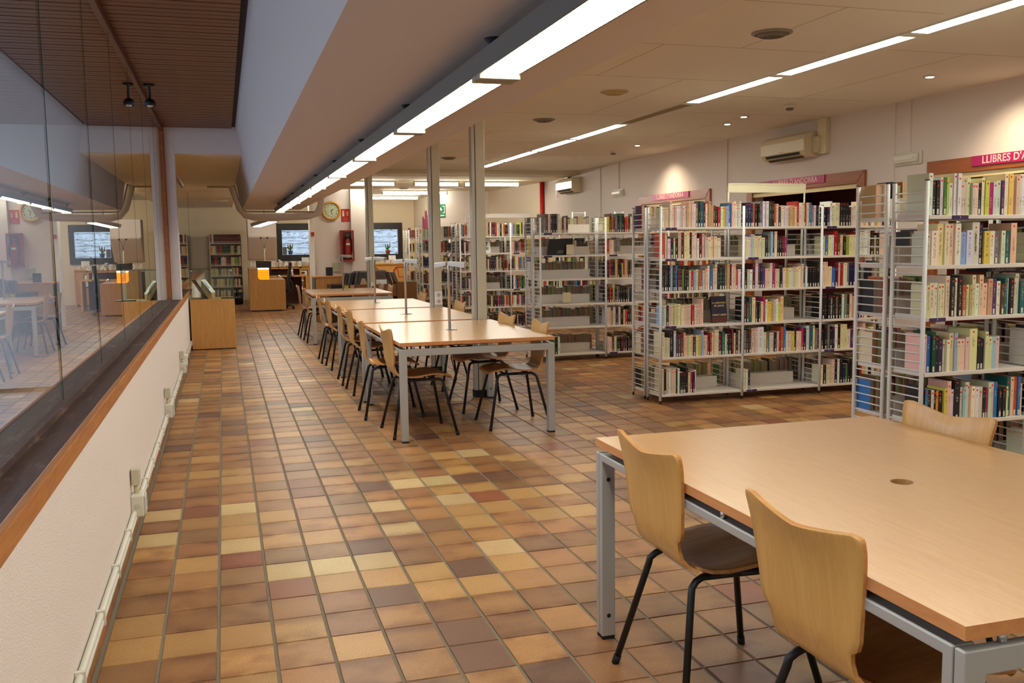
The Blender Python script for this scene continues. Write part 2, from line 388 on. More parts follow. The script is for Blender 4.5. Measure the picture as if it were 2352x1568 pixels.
# ------------------------------------------------------------------ shell
SX = -.50                                # face of the low wall under the glazing
w = MB(); w.box(-.68, SX, -2.2, 27.2, -.15, .79)
wall_left = struct('wall_left', w, M_STIP)
sk = MB(); sk.box(SX-.004, SX+.004, -2.2, 14.1, -.01, .082)
baseboard = struct('baseboard_left', sk, M_GROUT)
rs = random.Random(5)
for i in range(60):
    y0 = .6+i*.2265
    if y0+.22 > 14.08: break
    t = MB(); col = (*lin([v*rs.uniform(.9, 1.05) for v in (164, 104, 62)]), .8)
    t.box(.003, .012, .002, .2235, 0, .078, 0, col)
    t.uv = {k: [(.2,.1),(.8,.1),(.8,.9),(.2,.9)] for k in range(6)}
    t.build('tile', M_TILE, baseboard, loc=(SX, y0, .001))
s_ = MB(); s_.box(-.76, SX-.002, -2.2, 14.9, .79, .845)
sill = struct('trim_1', s_, M_SILLW)     # worn dark sill board
f_ = MB(); f_.box(SX-.002, SX+.022, -2.2, 14.9, .785, .85)
struct('trim_2', f_, M_FASCIA, bevel=.004)
r_ = MB(); r_.box(-.655, -.60, -2.2, 11.7, .845, .868)
struct('trim_3', r_, M_SILLW)
# wall at the back of the camera, right wall with three door openings
w = MB(); w.box(-3.3, 7.3, -2.3, -2.15, 0, 3.4); struct('wall_back', w, M_WALL)
doors = [(12.03, 14.22), (8.69, 10.86), (5.37, 7.56)]
DT = 2.085
w = MB(); edges = [19.3]+[e for d in doors for e in (d[1], d[0])]+[-2.2]
for a, b in zip(edges[0::2], edges[1::2]): w.box(XW, XW+.16, b, a, 0, ZC+.4)
for a, b in doors: w.box(XW, XW+.16, a, b, DT, ZC+.4)
struct('wall_right', w, M_WALL)
for i, (a, b) in enumerate(doors):
    d = group_root('door_%d' % (i+1)); d['kind'] = 'structure'
    m = MB(); t = .135
    m.box(XW-.03, XW+.02, a-.10, a+.035, 0, DT+.10); m.box(XW-.03, XW+.02, b-.035, b+.10, 0, DT+.10)
    m.prism([(a-.10, DT+.10), (a+.035, DT-.035), (b-.035, DT-.035), (b+.10, DT+.10)], XW-.034, XW+.02, 'x')
    m.build('frame', M_REDWOOD, d, bevel=.004)
    m = MB(); m.box(XW-.01, XW+.03, a+.035, b-.035, DT-.085, DT-.035); m.build('light_rail', mat('cream_rail', (228, 210, 160), .5), d)
    m = MB(); m.box(XW+.9, XW+.95, a, b, 0, DT+.1); m.box(XW+.16, XW+.95, a-.05, a, 0, DT+.1); m.box(XW+.16, XW+.95, b, b+.05, 0, DT+.1); m.box(XW+.16, XW+.95, a, b, DT+.02, DT+.1)
    for z in (.5, 1.0, 1.5): m.box(XW+.62, XW+.9, a, b, z, z+.025)
    m.build('cupboard', M_DARKWOOD, d)
    g = group_root('wall_sign') ; tag(g, ['pink sign with pale letters over the farthest cupboard opening', 'dark magenta sign with pale letters behind the cream header rail', 'bright magenta sign with pale letters over the nearest cupboard opening'][i], 'sign', 'signs over the cupboard openings')
    yc, hw = [(13.14, .61), (9.85, .58), (6.49, .58)][i]
    g.location = (XW-.046, yc, DT+.055)
    m = MB(); m.box(0, .012, -hw, hw, -.045, .045); m.build('board', M_MAGENTA, g)
    text("LLIBRES D'ANDORRA", .092, M_SIGNTXT, g, (-.002, 0, .0), (PI/2, 0, -PI/2), .001, .0012, spacing=1.05)
# ceilings
c_ = MB(); c_.box(1.30, 6.76, -2.2, 17.6, ZC, ZC+.25); ceiling = struct('ceiling', c_, M_CEIL)
c_ = MB(); c_.box(1.34, 7.6, 17.5, 17.6, 2.74, ZC+.3); struct('trim_4', c_, M_CEIL)
c_ = MB(); c_.box(.3, 8.2, 17.06, 27.3, 2.745, 2.95); struct('ceiling_far', c_, mat('far_ceiling', (226, 214, 184), .9))
b_ = MB(); b_.prism([(.345, ZB), (1.335, ZB), (1.335, 3.25), (.12, 3.25), (.205, 2.86)], -2.2, 17.05, 'y'); struct('beam', b_, M_BEAM)
# faint panel joints pressed into the main ceiling
j = MB()
for y, x0, x1 in ((4.9, 2.6, 4.3), (6.1, 2.5, 4.3), (7.35, 2.4, 4.35), (9.6, 2.4, 4.3), (11.2, 2.6, 4.4), (12.3, 2.5, 4.3), (13.8, 2.4, 4.4), (15.2, 2.4, 4.4), (5.9, 4.7, 6.4), (8.1, 4.7, 6.3), (9.2, 4.7, 6.5), (11.4, 4.7, 6.5), (14.0, 4.7, 6.5)):
    j.box(x0, x1, y, y+.006, ZC-.0006, ZC+.002)
for x, y0, y1 in ((3.6, 4.9, 6.1), (3.0, 6.1, 7.35), (3.8, 7.4, 9.6), (3.2, 11.2, 12.3), (3.7, 13.8, 15.2), (5.4, 5.9, 8.1), (5.6, 9.2, 11.4)):
    j.box(x, x+.006, y0, y1, ZC-.0006, ZC+.002)
j.build('joint', mat('joint_dark', (170, 152, 130), .9), ceiling, kind='stuff')
# slatted timber ceiling on the window side
sl = group_root('ceiling_slatted'); sl['kind'] = 'structure'
m = MB(); m.box(-3.2, .2, -2.2, 11.8, 2.868, 2.95); m.build('backing', mat('slat_gap', (40, 20, 12), .8), sl)
m = MB(); m.box(-1.6, 1.6, -.043, .043, 0, .02); me = m.mesh('slat', M_SLAT)
for i in range(100):
    child('slat', me, sl, (-1.44, 1.85+i*.1, 2.848+(.001 if i % 2 else 0)))
m = MB(); m.box(-.645, -.605, -2.2, 11.72, 2.795, 2.849); struct('trim_5', m, wood('rail_wood', (78, 34, 18), (100, 46, 26), 'y', .35), bevel=.005)
m = MB()
for i in range(9): m.lathe([(.012, 0), (.012, .004)], (-.615, 2.6+i*1.1, 2.796), 10)
# header over the passage and the post at the end of the glazing
m = MB(); m.box(-.49, .27, 11.76, 11.98, 2.555, 2.90); struct('beam_header', m, M_WALL)
m = MB(); m.box(-.60, -.49, 11.76, 11.98, .846, 2.90); struct('pillar_end', m, M_WALL, bevel=.006)
m = MB(); m.box(-.67, -.602, 11.70, 11.98, .846, 2.86); struct('trim_6', m, M_REDWOOD, bevel=.004)
m = MB(); m.box(-.74, .30, 11.98, 27.2, 2.552, 2.80); struct('ceiling_inner', m, mat('inner_ceiling', (238, 220, 180), .9))
m = MB(); m.box(-3.2, -.62, 11.76, 11.9, -.1, 2.9); struct('wall_terrace', m, M_WALL)
# far wall with two windows
Y1 = 27.1
wins = [(1.46, 2.60, 1.06, 2.10), (3.35, 4.98, 1.04, 2.10)]
m = MB(); xs = [-.8]+[e for q in wins for e in q[:2]]+[8.2]
for a, b in zip(xs[0::2], xs[1::2]): m.box(a, b, Y1, Y1+.2, 0, 3.0)
for a, b, z0, z1 in wins: m.box(a, b, Y1, Y1+.2, 0, z0); m.box(a, b, Y1, Y1+.2, z1, 3.0)
struct('wall_far', m, M_CREAM)
for i, (a, b, z0, z1) in enumerate(wins):
    wn = group_root('window_%d' % (i+2)); wn['kind'] = 'structure'
    m = MB(); t = .13
    m.box(a, b, Y1-.06, Y1+.03, z0, z0+.17); m.box(a, b, Y1-.06, Y1+.03, z1-.19, z1); m.box(a, a+t, Y1-.06, Y1+.03, z0+.17, z1-.19); m.box(b-t, b, Y1-.06, Y1+.03, z0+.17, z1-.19)
    m.build('frame', M_FRAME, wn, bevel=.006)
    m = MB(); m.box(a+t-.01, b-t+.01, Y1-.01, Y1-.004, z0+.16, z1-.18); m.build('pane', M_GLASS, wn)
# white wall with the exit sign, oblique wall, poster wall
m = MB(); m.box(5.02, 6.42, 22.5, 22.66, 0, 2.75); struct('wall_exit', m, M_WALL)
m = MB(); m.box(5.34, 5.46, 22.66, Y1, 0, 2.75); struct('wall_poster', m, M_CREAM)
m = MB(); m.prism([(6.42, 22.66), (6.30, 22.5), (6.60, 19.3), (6.76, 19.3)], 0, 2.85, 'z'); struct('wall_oblique', m, mat('tan_plaster', (226, 212, 192), .9))
m = MB(); m.box(1.77, 2.52, 19.5, 19.75, 0, 2.6); m.box(2.52, 2.85, 19.38, 19.75, 0, 2.6); struct('wall_clock', m, M_WALL)
m = MB(); m.box(1.695, 1.775, 19.42, 19.76, 0, 2.6); struct('trim_7', m, mat('trim_white', (236, 230, 220), .5), bevel=.004)
# columns: paired aluminium profiles
for i, (x, y, zt) in enumerate(((2.245, 8.585, 2.82), (2.235, 10.455, 2.82), (2.375, 16.3, 2.82))):
    c = thing('pillar_aluminium', ['grey metal pillar behind the nearest table of the row', 'grey metal pillar with double socket behind the second table', 'grey metal pillar with plugged socket behind the last table'][i], 'pillar', (x, y, 0), 0)
    h = zt
    m = MB(); m.box(0, .033, 0, .085, 0, h); m.build('side_profile', mat('alu_side', (186, 182, 174), .35, .5), c, bevel=.004)
    m = MB(); m.box(.037, .13, -.004, .09, 0, h); m.build('front_profile', mat('alu_front', (204, 198, 176), .4, .3), c, bevel=.008)
    m = MB(); m.box(.034, .036, .002, .08, 0, h); m.build('groove', mat('groove', (60, 56, 50), .7), c)
    m = MB(); m.box(-.003, .133, -.007, .093, 0, .07); m.build('foot', M_RUBBER, c, bevel=.004)
    if i:
        m = MB(); z = .775 if i == 1 else .70; hh = .15 if i == 1 else .12
        m.box(.042, .128, -.016, -.004, z, z+hh); so = m.build('socket_plate', M_WHITE, c, bevel=.004)
        for k in range(2 if i == 1 else 1):
            q = MB(); q.lathe([(.022, 0), (.022, .001), (.017, .0012)], (.085, -.0165, z+.04+k*.072), 16, axis='y', capb=False); q.build('socket_ring', mat('socket_grey', (196, 190, 180), .4), so)
            q = MB(); q.box(.078, .081, -.0185, -.0175, z+.037+k*.072, z+.043+k*.072); q.box(.089, .092, -.0185, -.0175, z+.037+k*.072, z+.043+k*.072); q.build('socket_holes', M_BLACK, so, kind='stuff')
        if i == 2:
            q = MB(); q.lathe([(.016, 0), (.02, .012), (.012, .03)], (.085, -.017, z+.035), 12, axis='y'); q.tube([(.085, -.045, z+.03), (.088, -.05, z-.05), (.088, -.03, z-.2), (.09, -.02, .3)], .004, 6); q.build('plug', M_BLACK, c)
# red pipe, cable trunking on the right wall
m = MB(); m.tube([(6.55, 19.15, 0), (6.55, 19.15, 2.78)], .045, 14); tag(m.build('red_pipe', M_RED), 'vertical red water pipe at the end of the white wall', 'pipe')
for i, (y, z0, z1) in enumerate(((8.16, 0, ZC), (7.93, 2.30, ZC), (11.5, 0, ZC), (15.99, 0, ZC), (15.16, 2.35, ZC))):
    m = MB(); m.box(XW-.018, XW, y-.012, y+.012, z0, z1)
    tag(m.build('cable_trunking', M_WALL), ['white cable strip running down beside the nearer emergency light', 'white cable strip feeding the nearer emergency light', 'white cable strip between the middle and farthest cupboard openings', 'white cable strip beyond the farther emergency light', 'white cable strip feeding the farther emergency light'][i], 'cable cover', 'cable strips on the long wall')

# ------------------------------------------------------------------ glazing on the window side
win = group_root('window_1'); win['kind'] = 'structure'
ys = [-2.2, -.9, .32, 1.55, 2.78, 4.01, 5.24, 6.46, 7.68, 8.88, 10.3, 11.7]
for a, b in zip(ys, ys[1:]):
    m = MB(); m.box(-.632, -.624, a+.004, b-.004, .868, 2.80); m.build('pane', M_GLASS, win)
for y in ys[1:-1]:
    m = MB(); m.box(-.633, -.623, y-.002, y+.002, .868, 2.80); m.build('joint', M_GLEDGE, win)
m = MB(); m.box(-.632, -.624, 12.0, 19.9, .846, 2.55); m.build('pane', M_GLASS, win); m = MB(); m.box(-.632, -.624, 19.93, 26.9, .846, 2.55); m.build('pane', M_GLASS, win)
m = MB(); m.box(-.634, -.622, 19.9, 19.93, .846, 2.55); m.build('joint', M_GLEDGE, win)
m = MB(); m.box(-.68, -.56, 14.9, 27.1, .79, .845); m.build('inner_sill', M_FASCIA, win)
m = MB(); m.box(-.68, -.60, 12.2, 17.5, 2.50, 2.552); struct('trim_8', m, M_REDWOOD)
# outdoors on that side: paved terrace; wall and eaves added to limit sky light
m = MB(); m.box(-14, -.69, -14, 40, -.3, -.16); struct('ground_outside', m, mat('paving', (176, 178, 182), .9, noise=.15, nscale=3))
m = MB(); m.box(-6.6, -6.4, -14, 40, -.16, 2.5); struct('wall_outside_added', m, mat('render_grey', (120, 118, 120), .95, noise=.1, nscale=4))
m = MB(); m.box(-3.7, -3.2, -14, 40, 2.85, 2.95); m.box(-3.2, -3.0, 11.8, 40, -.16, 2.95); m.box(-3.2, -.74, 11.9, 27.3, 2.72, 2.95); struct('roof_eaves_added', m, mat('eaves', (92, 70, 58), .9))
# outdoors at the far end: rough stone wall in courses
m = MB(); m.box(-4, 12, 29.6, 30.0, -.2, 3.6); stone = struct('wall_stone', m, M_STONE)
rb = random.Random(11); z = .55
while z < 2.35:
    h = rb.uniform(.13, .2); x = .8
    while x < 6.2:
        l = rb.uniform(.3, .75)
        b = MB(); n = 8; P = []
        for a in range(n):
            P.append([(x+.012+(l-.024)*k/(n-1)+rb.uniform(-.01, .01), 29.6-(.0 if k in (0, n-1) or a in (0, n-1) else rb.uniform(.02, .075)), z+.01+(h-.02)*a/(n-1)+rb.uniform(-.012, .012)) for k in range(n)])
        b.grid(P, sm=True); b.build('stone', M_STONE, stone, fixn=False); x += l
    z += h

# ------------------------------------------------------------------ pendant lamps under the soffit
def pendant(y0, y1, label):
    yc = (y0+y1)/2; L = (y1-y0)/2-.035
    t = thing('pendant_lamp', label, 'lamp', (.855, yc, 1.985), 0, 'pendant strip lamps under the soffit')
    m = MB(); m.prism([(-.066, .0), (-.085, .050), (-.06, .062), (.06, .062), (.085, .050), (.066, .0), (.061, .0), (.061, .014), (-.061, .014), (-.061, .0)], -(y1-y0)/2, (y1-y0)/2, 'y'); m.build('housing', M_BROWNGREY, t)
    m = MB(); m.box(-.060, .060, -L, L, .006, .012, skip='tfrkl'); m.build('diffuser', M_LAMP, t, fixn=False)
    m = MB(); m.box(-.066, .066, -L-.033, -L+.015, -.016, .012); m.box(-.066, .066, L-.015, L+.033, -.016, .012); m.build('end_cap', mat('lamp_cap', (150, 140, 118), .5), t, kind='stuff')
    n = int(2*L/.03); m = MB()
    for k in range(n+1):
        y = -L+2*L*k/n; m.box(-.0605, .0605, y-.001, y+.001, -.001, .006)
    m.build('louvre', mat('louvre_white', (240, 232, 214), .4), t, kind='stuff')
    m = MB(); m.lathe([(.009, .06), (.009, .085), (.014, .09), (.036, .112), (.037, .115)], (0, L+.03, 0), 16); m.build('suspension', M_BLACK, t)
bounds = [-1.45, .0, 1.47, 2.94, 4.40, 5.86, 7.32, 8.80, 10.26, 11.76, 13.25, 14.8]
for i, (a, b) in enumerate(zip(bounds, bounds[1:])):
    k = i-1
    if k < 1: lab = 'lit pendant strip lamp behind the viewer, lamp %s of the row' % ('zero' if k else 'nought')
    else: lab = 'long lit pendant strip lamp, %s of the row under the soffit' % ordinal(k)
    pendant(a, b, lab)
t = thing('pendant_lamp', 'short lit strip lamp hanging alone beyond the white duct', 'lamp', (.77, 18.28, 1.88), .21); t.rotation_euler = (-.055, 0, .21)
m = MB(); m.prism([(-.10, 0), (-.12, .06), (-.06, .09), (.06, .09), (.12, .06), (.10, 0)], -.62, .62, 'y'); m.build('housing', mat('lamp_pale', (214, 200, 186), .5), t)
m = MB(); m.box(-.07, .07, -.58, .58, -.006, -.002); m.build('diffuser', M_LAMP, t)
m = MB(); m.tube([(0, 0, .08), (0, 0, .87)], .012, 8); m.build('stem', mat('lamp_pale', (0, 0, 0)), t)
# recessed strip in the main ceiling
sb = [3.8, 5.41, 7.0, 8.58, 10.2, 11.85, 13.45, 15.25, 16.4]
for i, (a, b) in enumerate([(-2.1, -.0), (0, 1.9), (1.9, 3.8)]+list(zip(sb, sb[1:]))):
    off = (i == 6)
    t = thing('ceiling_strip_light', ('unlit brownish strip panel in the gap of the ceiling light line' if off else 'lit recessed ceiling strip, %s along the light line from the viewer' % ordinal(i+1)), 'ceiling light', (4.49, (a+b)/2, ZC), 0, 'recessed strips in the ceiling')
    L = (b-a)/2-.012
    m = MB(); m.box(-.075, -.068, -L, L, -.012, .0); m.box(.068, .075, -L, L, -.012, .0); m.box(-.075, .075, -L-.01, -L, -.012, 0); m.box(-.075, .075, L, L+.01, -.012, 0); m.build('frame', M_WHITEPL, t)
    m = MB(); m.box(-.068, .068, -L+.05, L-.05, -.009, -.003); m.build('diffuser', mat('strip_off', (150, 126, 84), .6) if off else M_STRIP, t)
    m = MB(); m.box(-.068, .068, -L, -L+.05, -.010, -.002); m.box(-.068, .068, L-.05, L, -.010, -.002); m.build('end_plate', M_WHITEPL, t, kind='stuff')
# round air diffusers
for i, (x, y, r, dark) in enumerate(((3.54, 5.61, .135, 1), (3.475, 8.09, .13, 0), (3.47, 10.05, .125, 1), (3.48, 14.7, .125, 1))):
    t = thing('ceiling_vent', ['round dark ringed air vent nearest in the ceiling', 'round closed cream air vent, second along the ceiling', 'round dark air vent above the far end of the first table', 'round dark air vent farthest along, near the second pillar'][i], 'vent', (x, y, ZC), 0, 'round ceiling vents')
    m = MB(); m.lathe([(r, 0), (r, -.006), (r*.84, -.014), (r*.8, -.004)], (0, 0, 0), 28, capb=False, capt=False); m.build('rim', mat('vent_grey', (150, 140, 120), .5) if dark else mat('vent_cream', (200, 180, 128), .6), t)
    for k in range(3):
        a = r*(.72-.2*k); m = MB(); m.lathe([(a, -.004), (a, -.02), (a*.8, -.028), (a*.78, -.010)], (0, 0, 0), 24, capb=False, capt=False); m.build('ring', mat('vent_ring', (120, 110, 96), .5) if dark else mat('vent_cream', (0, 0, 0)), t)
    m = MB(); m.lathe([(r*.78, -.003), (r*.01, -.003)], (0, 0, 0), 24, capb=False, capt=False); m.build('throat', M_BLACK if dark else mat('vent_cream', (0, 0, 0)), t)
# halogen downlights with the light they throw on the wall
for i, (x, y, lit) in enumerate(((5.81, 6.77, 1), (5.58, 9.38, 1), (5.73, 10.0, 1), (5.69, 12.43, 1))):
    t = thing('ceiling_downlight', ['small lit downlight nearest the camera in front of the wall', 'small lit downlight beside the smoke detector', 'small bright downlight in front of the air conditioner', 'small lit downlight farthest along the wall'][i], 'downlight', (x, y, ZC), 0, 'small recessed downlights')
    m = MB(); m.lathe([(.055, 0), (.055, -.006), (.04, -.010), (.036, -.002)], (0, 0, 0), 20, capb=False, capt=False); m.build('rim', mat('rim_metal', (190, 176, 150), .3, .7), t)
    m = MB(); m.lathe([(.034, -.004), (.03, -.012), (.001, -.016)], (0, 0, 0), 16, capb=False, capt=False); m.build('lens', M_SPOT, t)
for n, (x, y, p) in enumerate(((6.05, 6.5, 34), (6.05, 13.1, 34), (5.58, 9.38, 30), (5.73, 10.0, 30))):
    d = downlight('downlight_beam', (x, y, ZC-.03), p, 125); d.rotation_euler = (0, -.25 if n < 2 else 0, 0)
for i, (x, y) in enumerate(((5.57, 8.48), (5.67, 13.25))):
    t = thing('smoke_detector', ['white smoke detector above the air conditioner', 'small white smoke detector farther along the ceiling'][i], 'smoke detector', (x, y, ZC), 0)
    m = MB(); m.lathe([(.055, 0), (.055, -.03), (.048, -.036)], (0, 0, 0), 20); m.build('body', M_WHITEPL, t)
    m = MB(); m.lathe([(.038, -.036), (.034, -.058)], (0, 0, 0), 20); m.build('sensor', mat('sensor_grey', (120, 112, 100), .5), t)
# far fluorescent tubes; the first two are added, unseen, to brighten the passage
tubes = [(.62, 1.45, 19.4, 2.40), (.75, 1.7, 22.4, 2.44), (2.45, 3.38, 19.0, 2.68), (3.75, 4.7, 19.0, 2.68), (4.2+.6, 6.0, 19.0, 2.68), (3.62, 5.2, 22.2, 2.68), (2.95, 4.98, 24.6, 2.68)]
for i, (x0, x1, y, z) in enumerate(tubes):
    t = thing('ceiling_tube_light', ['added tube light, unseen, above the service desk, nearer one', 'added tube light, unseen, above the service desk, farther one', 'glowing tube light nearest the clock wall', 'glowing tube light beside the second pillar', 'glowing tube light between the two near pillars', 'glowing tube light on the middle row of the far ceiling', 'glowing tube light nearest the cream far wall'][i], 'ceiling light', ((x0+x1)/2, y, z), 0, 'tube lights on the far ceiling')
    L = (x1-x0)/2
    m = MB(); m.box(-L, L, -.06, .06, .03, .065); m.build('tray', M_WHITEPL, t)
    if z < 2.6:
        m = MB(); m.tube([(-L*.7, 0, .06), (-L*.7, 0, 2.745-z)], .006, 6); m.build('suspension', M_STEEL, t); m = MB(); m.tube([(L*.7, 0, .06), (L*.7, 0, 2.745-z)], .006, 6); m.build('suspension', M_STEEL, t)
    m = MB(); m.tube([(-L+.03, 0, 0), (L-.03, 0, 0)], .032, 12); m.build('tube', M_TUBE, t)
    m = MB(); m.box(-L, -L+.03, -.04, .04, -.035, .03); m.box(L-.03, L, -.04, .04, -.035, .03); m.build('end_cap', mat('cap_grey', (170, 160, 140), .5), t, kind='stuff')
for i, (x, y) in enumerate(((4.0, 21.4), (5.2, 21.0))):
    m = MB(); m.lathe([(.11, 0), (.10, -.02), (.05, -.03)], (x, y, 2.745), 20)
    tag(m.build('ceiling_vent' if i == 0 else 'smoke_detector', mat('vent_grey', (0, 0, 0)) if i == 0 else M_WHITEPL), ['round vent between the far tube lights', 'small detector near the exit sign wall'][i], 'vent' if i == 0 else 'smoke detector')
# warm ceiling fitting in the passage
for i, (y, x) in enumerate(((17.8, -.0), (23.0, -.05))):
    t = thing('ceiling_batten_light', ['slim batten light on the passage ceiling nearer the header', 'slim batten light on the passage ceiling near the bookcase'][i], 'ceiling light', (x, y, 2.552), 0)
    m = MB(); m.box(-.22, .22, -.03, .03, -.03, 0); m.build('tray', mat('batten', (190, 168, 130), .5), t)
    m = MB(); m.box(-.21, .21, -.026, .026, -.034, -.03); m.build('diffuser', mat('batten_face', (214, 196, 158), .4), t)
# black spots under the slatted ceiling
t = thing('ceiling_spotlight', 'black hemispherical spotlight hanging under the slatted wood ceiling', 'spotlight', (-.54, 8.73, 2.848), 0)
m = MB(); m.lathe([(.045, -.0), (.045, -.012), (.012, -.02), (.012, -.13)], (0, 0, 0), 16); m.build('stem', M_BLACK, t)
m = MB(); m.lathe([(.012, -.12), (.03, -.13), (.046, -.15), (.05, -.182), (.044, -.182), (.036, -.16)], (0, 0, 0), 20, capb=False); m.build('shade', M_BLACK, t)
m = MB(); m.lathe([(.034, -.17), (.018, -.19)], (0, 0, 0), 14); m.build('bulb', mat('bulb_white', (220, 214, 200), .3), t)
# ducts at the far end of the soffit
m = MB(); m.tube([(.20, 17.5, 2.54), (.24, 17.5, 2.40), (.32, 17.5, 2.14), (.42, 17.5, 2.02), (.56, 17.5, 1.985), (1.0, 17.5, 1.985), (1.5, 17.5, 2.0), (1.68, 17.5, 2.06), (1.74, 17.5, 2.2), (1.74, 17.52, 2.70)], .062, 14)
tag(m.build('air_duct', M_WALL), 'fat white round duct crossing below the end of the soffit', 'duct')
m = MB(); m.tube([(.235, 17.2, 2.54), (.255, 17.2, 2.48), (.305, 17.2, 2.28), (.37, 17.2, 2.11), (.42, 17.2, 2.075), (1.0, 17.2, 2.07), (1.58, 17.2, 2.065)], .013, 8)
tag(m.build('conduit_pipe', mat('pipe_grey', (150, 140, 128), .5)), 'thin grey pipe crossing just above the white duct', 'pipe')

# ------------------------------------------------------------------ reading tables
TH = .745
def make_table(label, loc, group, hole=False, rz=0):
    t = thing('reading_table', label, 'table', loc, rz, group)
    w2, l2 = .60, .90
    m = MB()
    if hole:
        n = 32; rr = .029
        def sq(a):
            c, s_ = math.cos(a), math.sin(a); k = min(w2/abs(c) if abs(c) > 1e-9 else 9, l2/abs(s_) if abs(s_) > 1e-9 else 9); return (c*k, s_*k)
        ang = sorted(set([2*PI*k/n for k in range(n)]+[math.atan2(l2*b, w2*a) % (2*PI) for a in (1, -1) for b in (1, -1)]))
        o1 = [m.add([(*sq(a), TH-.028), (*sq(a), TH)]) for a in ang]; i1 = [m.add([(rr*math.cos(a), rr*math.sin(a), TH-.028), (rr*math.cos(a), rr*math.sin(a), TH)]) for a in ang]
        N = len(ang)
        for k in range(N):
            a, b, c, d = o1[k], o1[(k+1) % N], i1[k], i1[(k+1) % N]
            m.face((a+1, b+1, d+1, c+1), 0); m.face((a, c, d, b), 0); m.face((a, b, b+1, a+1), 1); m.face((c, c+1, d+1, d), 2)
        m.build('tabletop', [M_BEECH, M_BEECHX, mat('chipboard', (176, 130, 70), .9, noise=.4, nscale=150)], t)
        q = MB(); q.lathe([(.0295, TH-.004), (.0295, TH+.0006), (.032, TH+.0006)], (0, 0, 0), 28, capb=False, capt=False); q.build('hole_rim', mat('hole_rim', (92, 70, 40), .6), t)
    else:
        m.box(-w2, w2, -l2, l2, TH-.028, TH, 1, mm={'t': 0, 'b': 0}); m.build('tabletop', [M_BEECH, M_BEECHX], t, bevel=.0025)
    a, b, top = .052, .026, TH-.05
    def inv_u(axis):
        m = MB(); L = (w2 if axis == 'x' else l2)-.032 if axis == 'y' else w2-.001
        z1 = top
        if axis == 'x':
            m.prism([(-L, .012), (-L+a, .012), (-L+a, z1-a), (L-a, z1-a), (L-a, .012), (L, .012), (L, z1), (-L, z1)], -b/2, b/2, 'y')
        else:
            m.prism([(-L, .012), (-L+b, .012), (-L+b, z1-b), (L-b, z1-b), (L-b, .012), (L, .012), (L, z1), (-L, z1)], -a/2, a/2, 'x')
        return m
    for s_ in (-1, 1):
        m = inv_u('x'); o = m.build('end_frame', M_SILVER, t, bevel=.003, loc=(0, s_*(l2-b/2-.001), 0))
        for q in (-1, 1):
            c = MB(); c.cbox(q*(w2-.001-a/2), 0, .006, a-.004, b-.004, .012); c.build('foot_cap', M_RUBBER, o)
        m = inv_u('y'); o = m.build('side_frame', M_SILVER, t, bevel=.003, loc=(s_*(w2-a/2-.001), 0, 0))
        for q in (-1, 1):
            yy = q*(l2-.032-b/2); c = MB(); c.cbox(0, yy, .006, a-.004, b-.004, .012); c.build('foot_cap', M_RUBBER, o)
            for z in (.09, .60):
                c = MB(); c.lathe([(.008, -.0015), (.008, .0015)], (0, yy-q*b/2, z), 10, axis='y'); c.build('bolt_cap', M_BLACK, o)
    m = MB()
    for x, y in ((-.5, -.885), (0, -.885), (.5, -.885), (-.5, .885), (0, .885), (.5, .885), (-.586, -.5), (-.586, 0), (-.586, .5), (.586, -.5), (.586, 0), (.586, .5)):
        m.tube([(x, y, top), (x, y, TH-.028)], .009, 8)
    m.build('spacer', M_STEEL, t, kind='stuff')
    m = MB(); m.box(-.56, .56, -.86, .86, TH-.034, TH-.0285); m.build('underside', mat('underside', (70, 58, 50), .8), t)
    return t
make_table('large empty beech table in the foreground with round cable hole', (1.872, 2.245, 0), None, True)
tb = make_table('beech reading table nearest of the lamp row, first from the viewer', (1.802, 7.652, 0), 'reading tables in a row')
TABS = [(1.802, 7.652), (1.795, 9.575), (1.80, 11.50), (1.83, 15.03)]
for i, lab in ((1, 'beech reading table second of the lamp row, behind the nearest one'), (2, 'beech reading table third of the lamp row, before the gap'), (3, 'beech reading table standing alone at the far end of the row')):
    dup(tb, (*TABS[i], 0), 0, lab)
def make_lamp(loc, label):
    t = thing('desk_lamp', label, 'lamp', loc, 0, 'twin headed lamps on the reading tables')
    m = MB(); m.lathe([(.062, 0), (.062, .004), (.02, .008)], (0, 0, 0), 24); m.build('base', M_STEEL, t)
    m = MB(); m.tube([(0, 0, .004), (0, 0, .50), (0, 0, .53), (.004, .004, .548), (.018, -.022, .556)], .0125, 12); m.build('stem', M_STEEL, t)
    d = Vector((.55, -.83, 0)).normalized(); n = Vector((-d.y, d.x, 0))
    for s_ in (1, -1):
        prof = [(-.030, -.026), (-.031, .004), (-.020, .018), (.020, .020), (.032, .006), (.032, -.018), (.026, -.018), (.026, .002), (.016, .013), (-.016, .012), (-.025, .0), (-.024, -.026)]
        c = Vector((0, 0, .556)); m = MB(); r0, r1 = .012, (.205 if s_ > 0 else .135)
        A = [c+d*(s_*r0)+n*(p[0]*.8)+Vector((0, 0, p[1]*.8)) for p in prof]; B = [c+d*(s_*r1)+n*p[0]+Vector((0, 0, p[1]-.012)) for p in prof]
        a = m.add(A); b = m.add(B); k = len(prof)
        for i in range(k): m.face((a+i, a+(i+1) % k, b+(i+1) % k, b+i))
        m.face([a+i for i in range(k)]); m.face([b+i for i in range(k)])
        m.build('lamp_head', M_WHITEPL if 0 else mat('lamp_alu', (206, 204, 200), .3, .4), t)
        m = MB(); m.tube([c+d*(s_*.03)+Vector((0, 0, -.006)), c+d*(s_*(r1-.008))+Vector((0, 0, -.016))], .009, 8); m.build('bulb', mat('bulb_white', (0, 0, 0)), t)
    return t
LX = [(1.787, 7.645), (1.786, 9.6), (1.786, 11.68), (1.825, 15.25)]
lp = make_lamp((*LX[0], TH), 'steel twin headed lamp on the nearest table of the row')
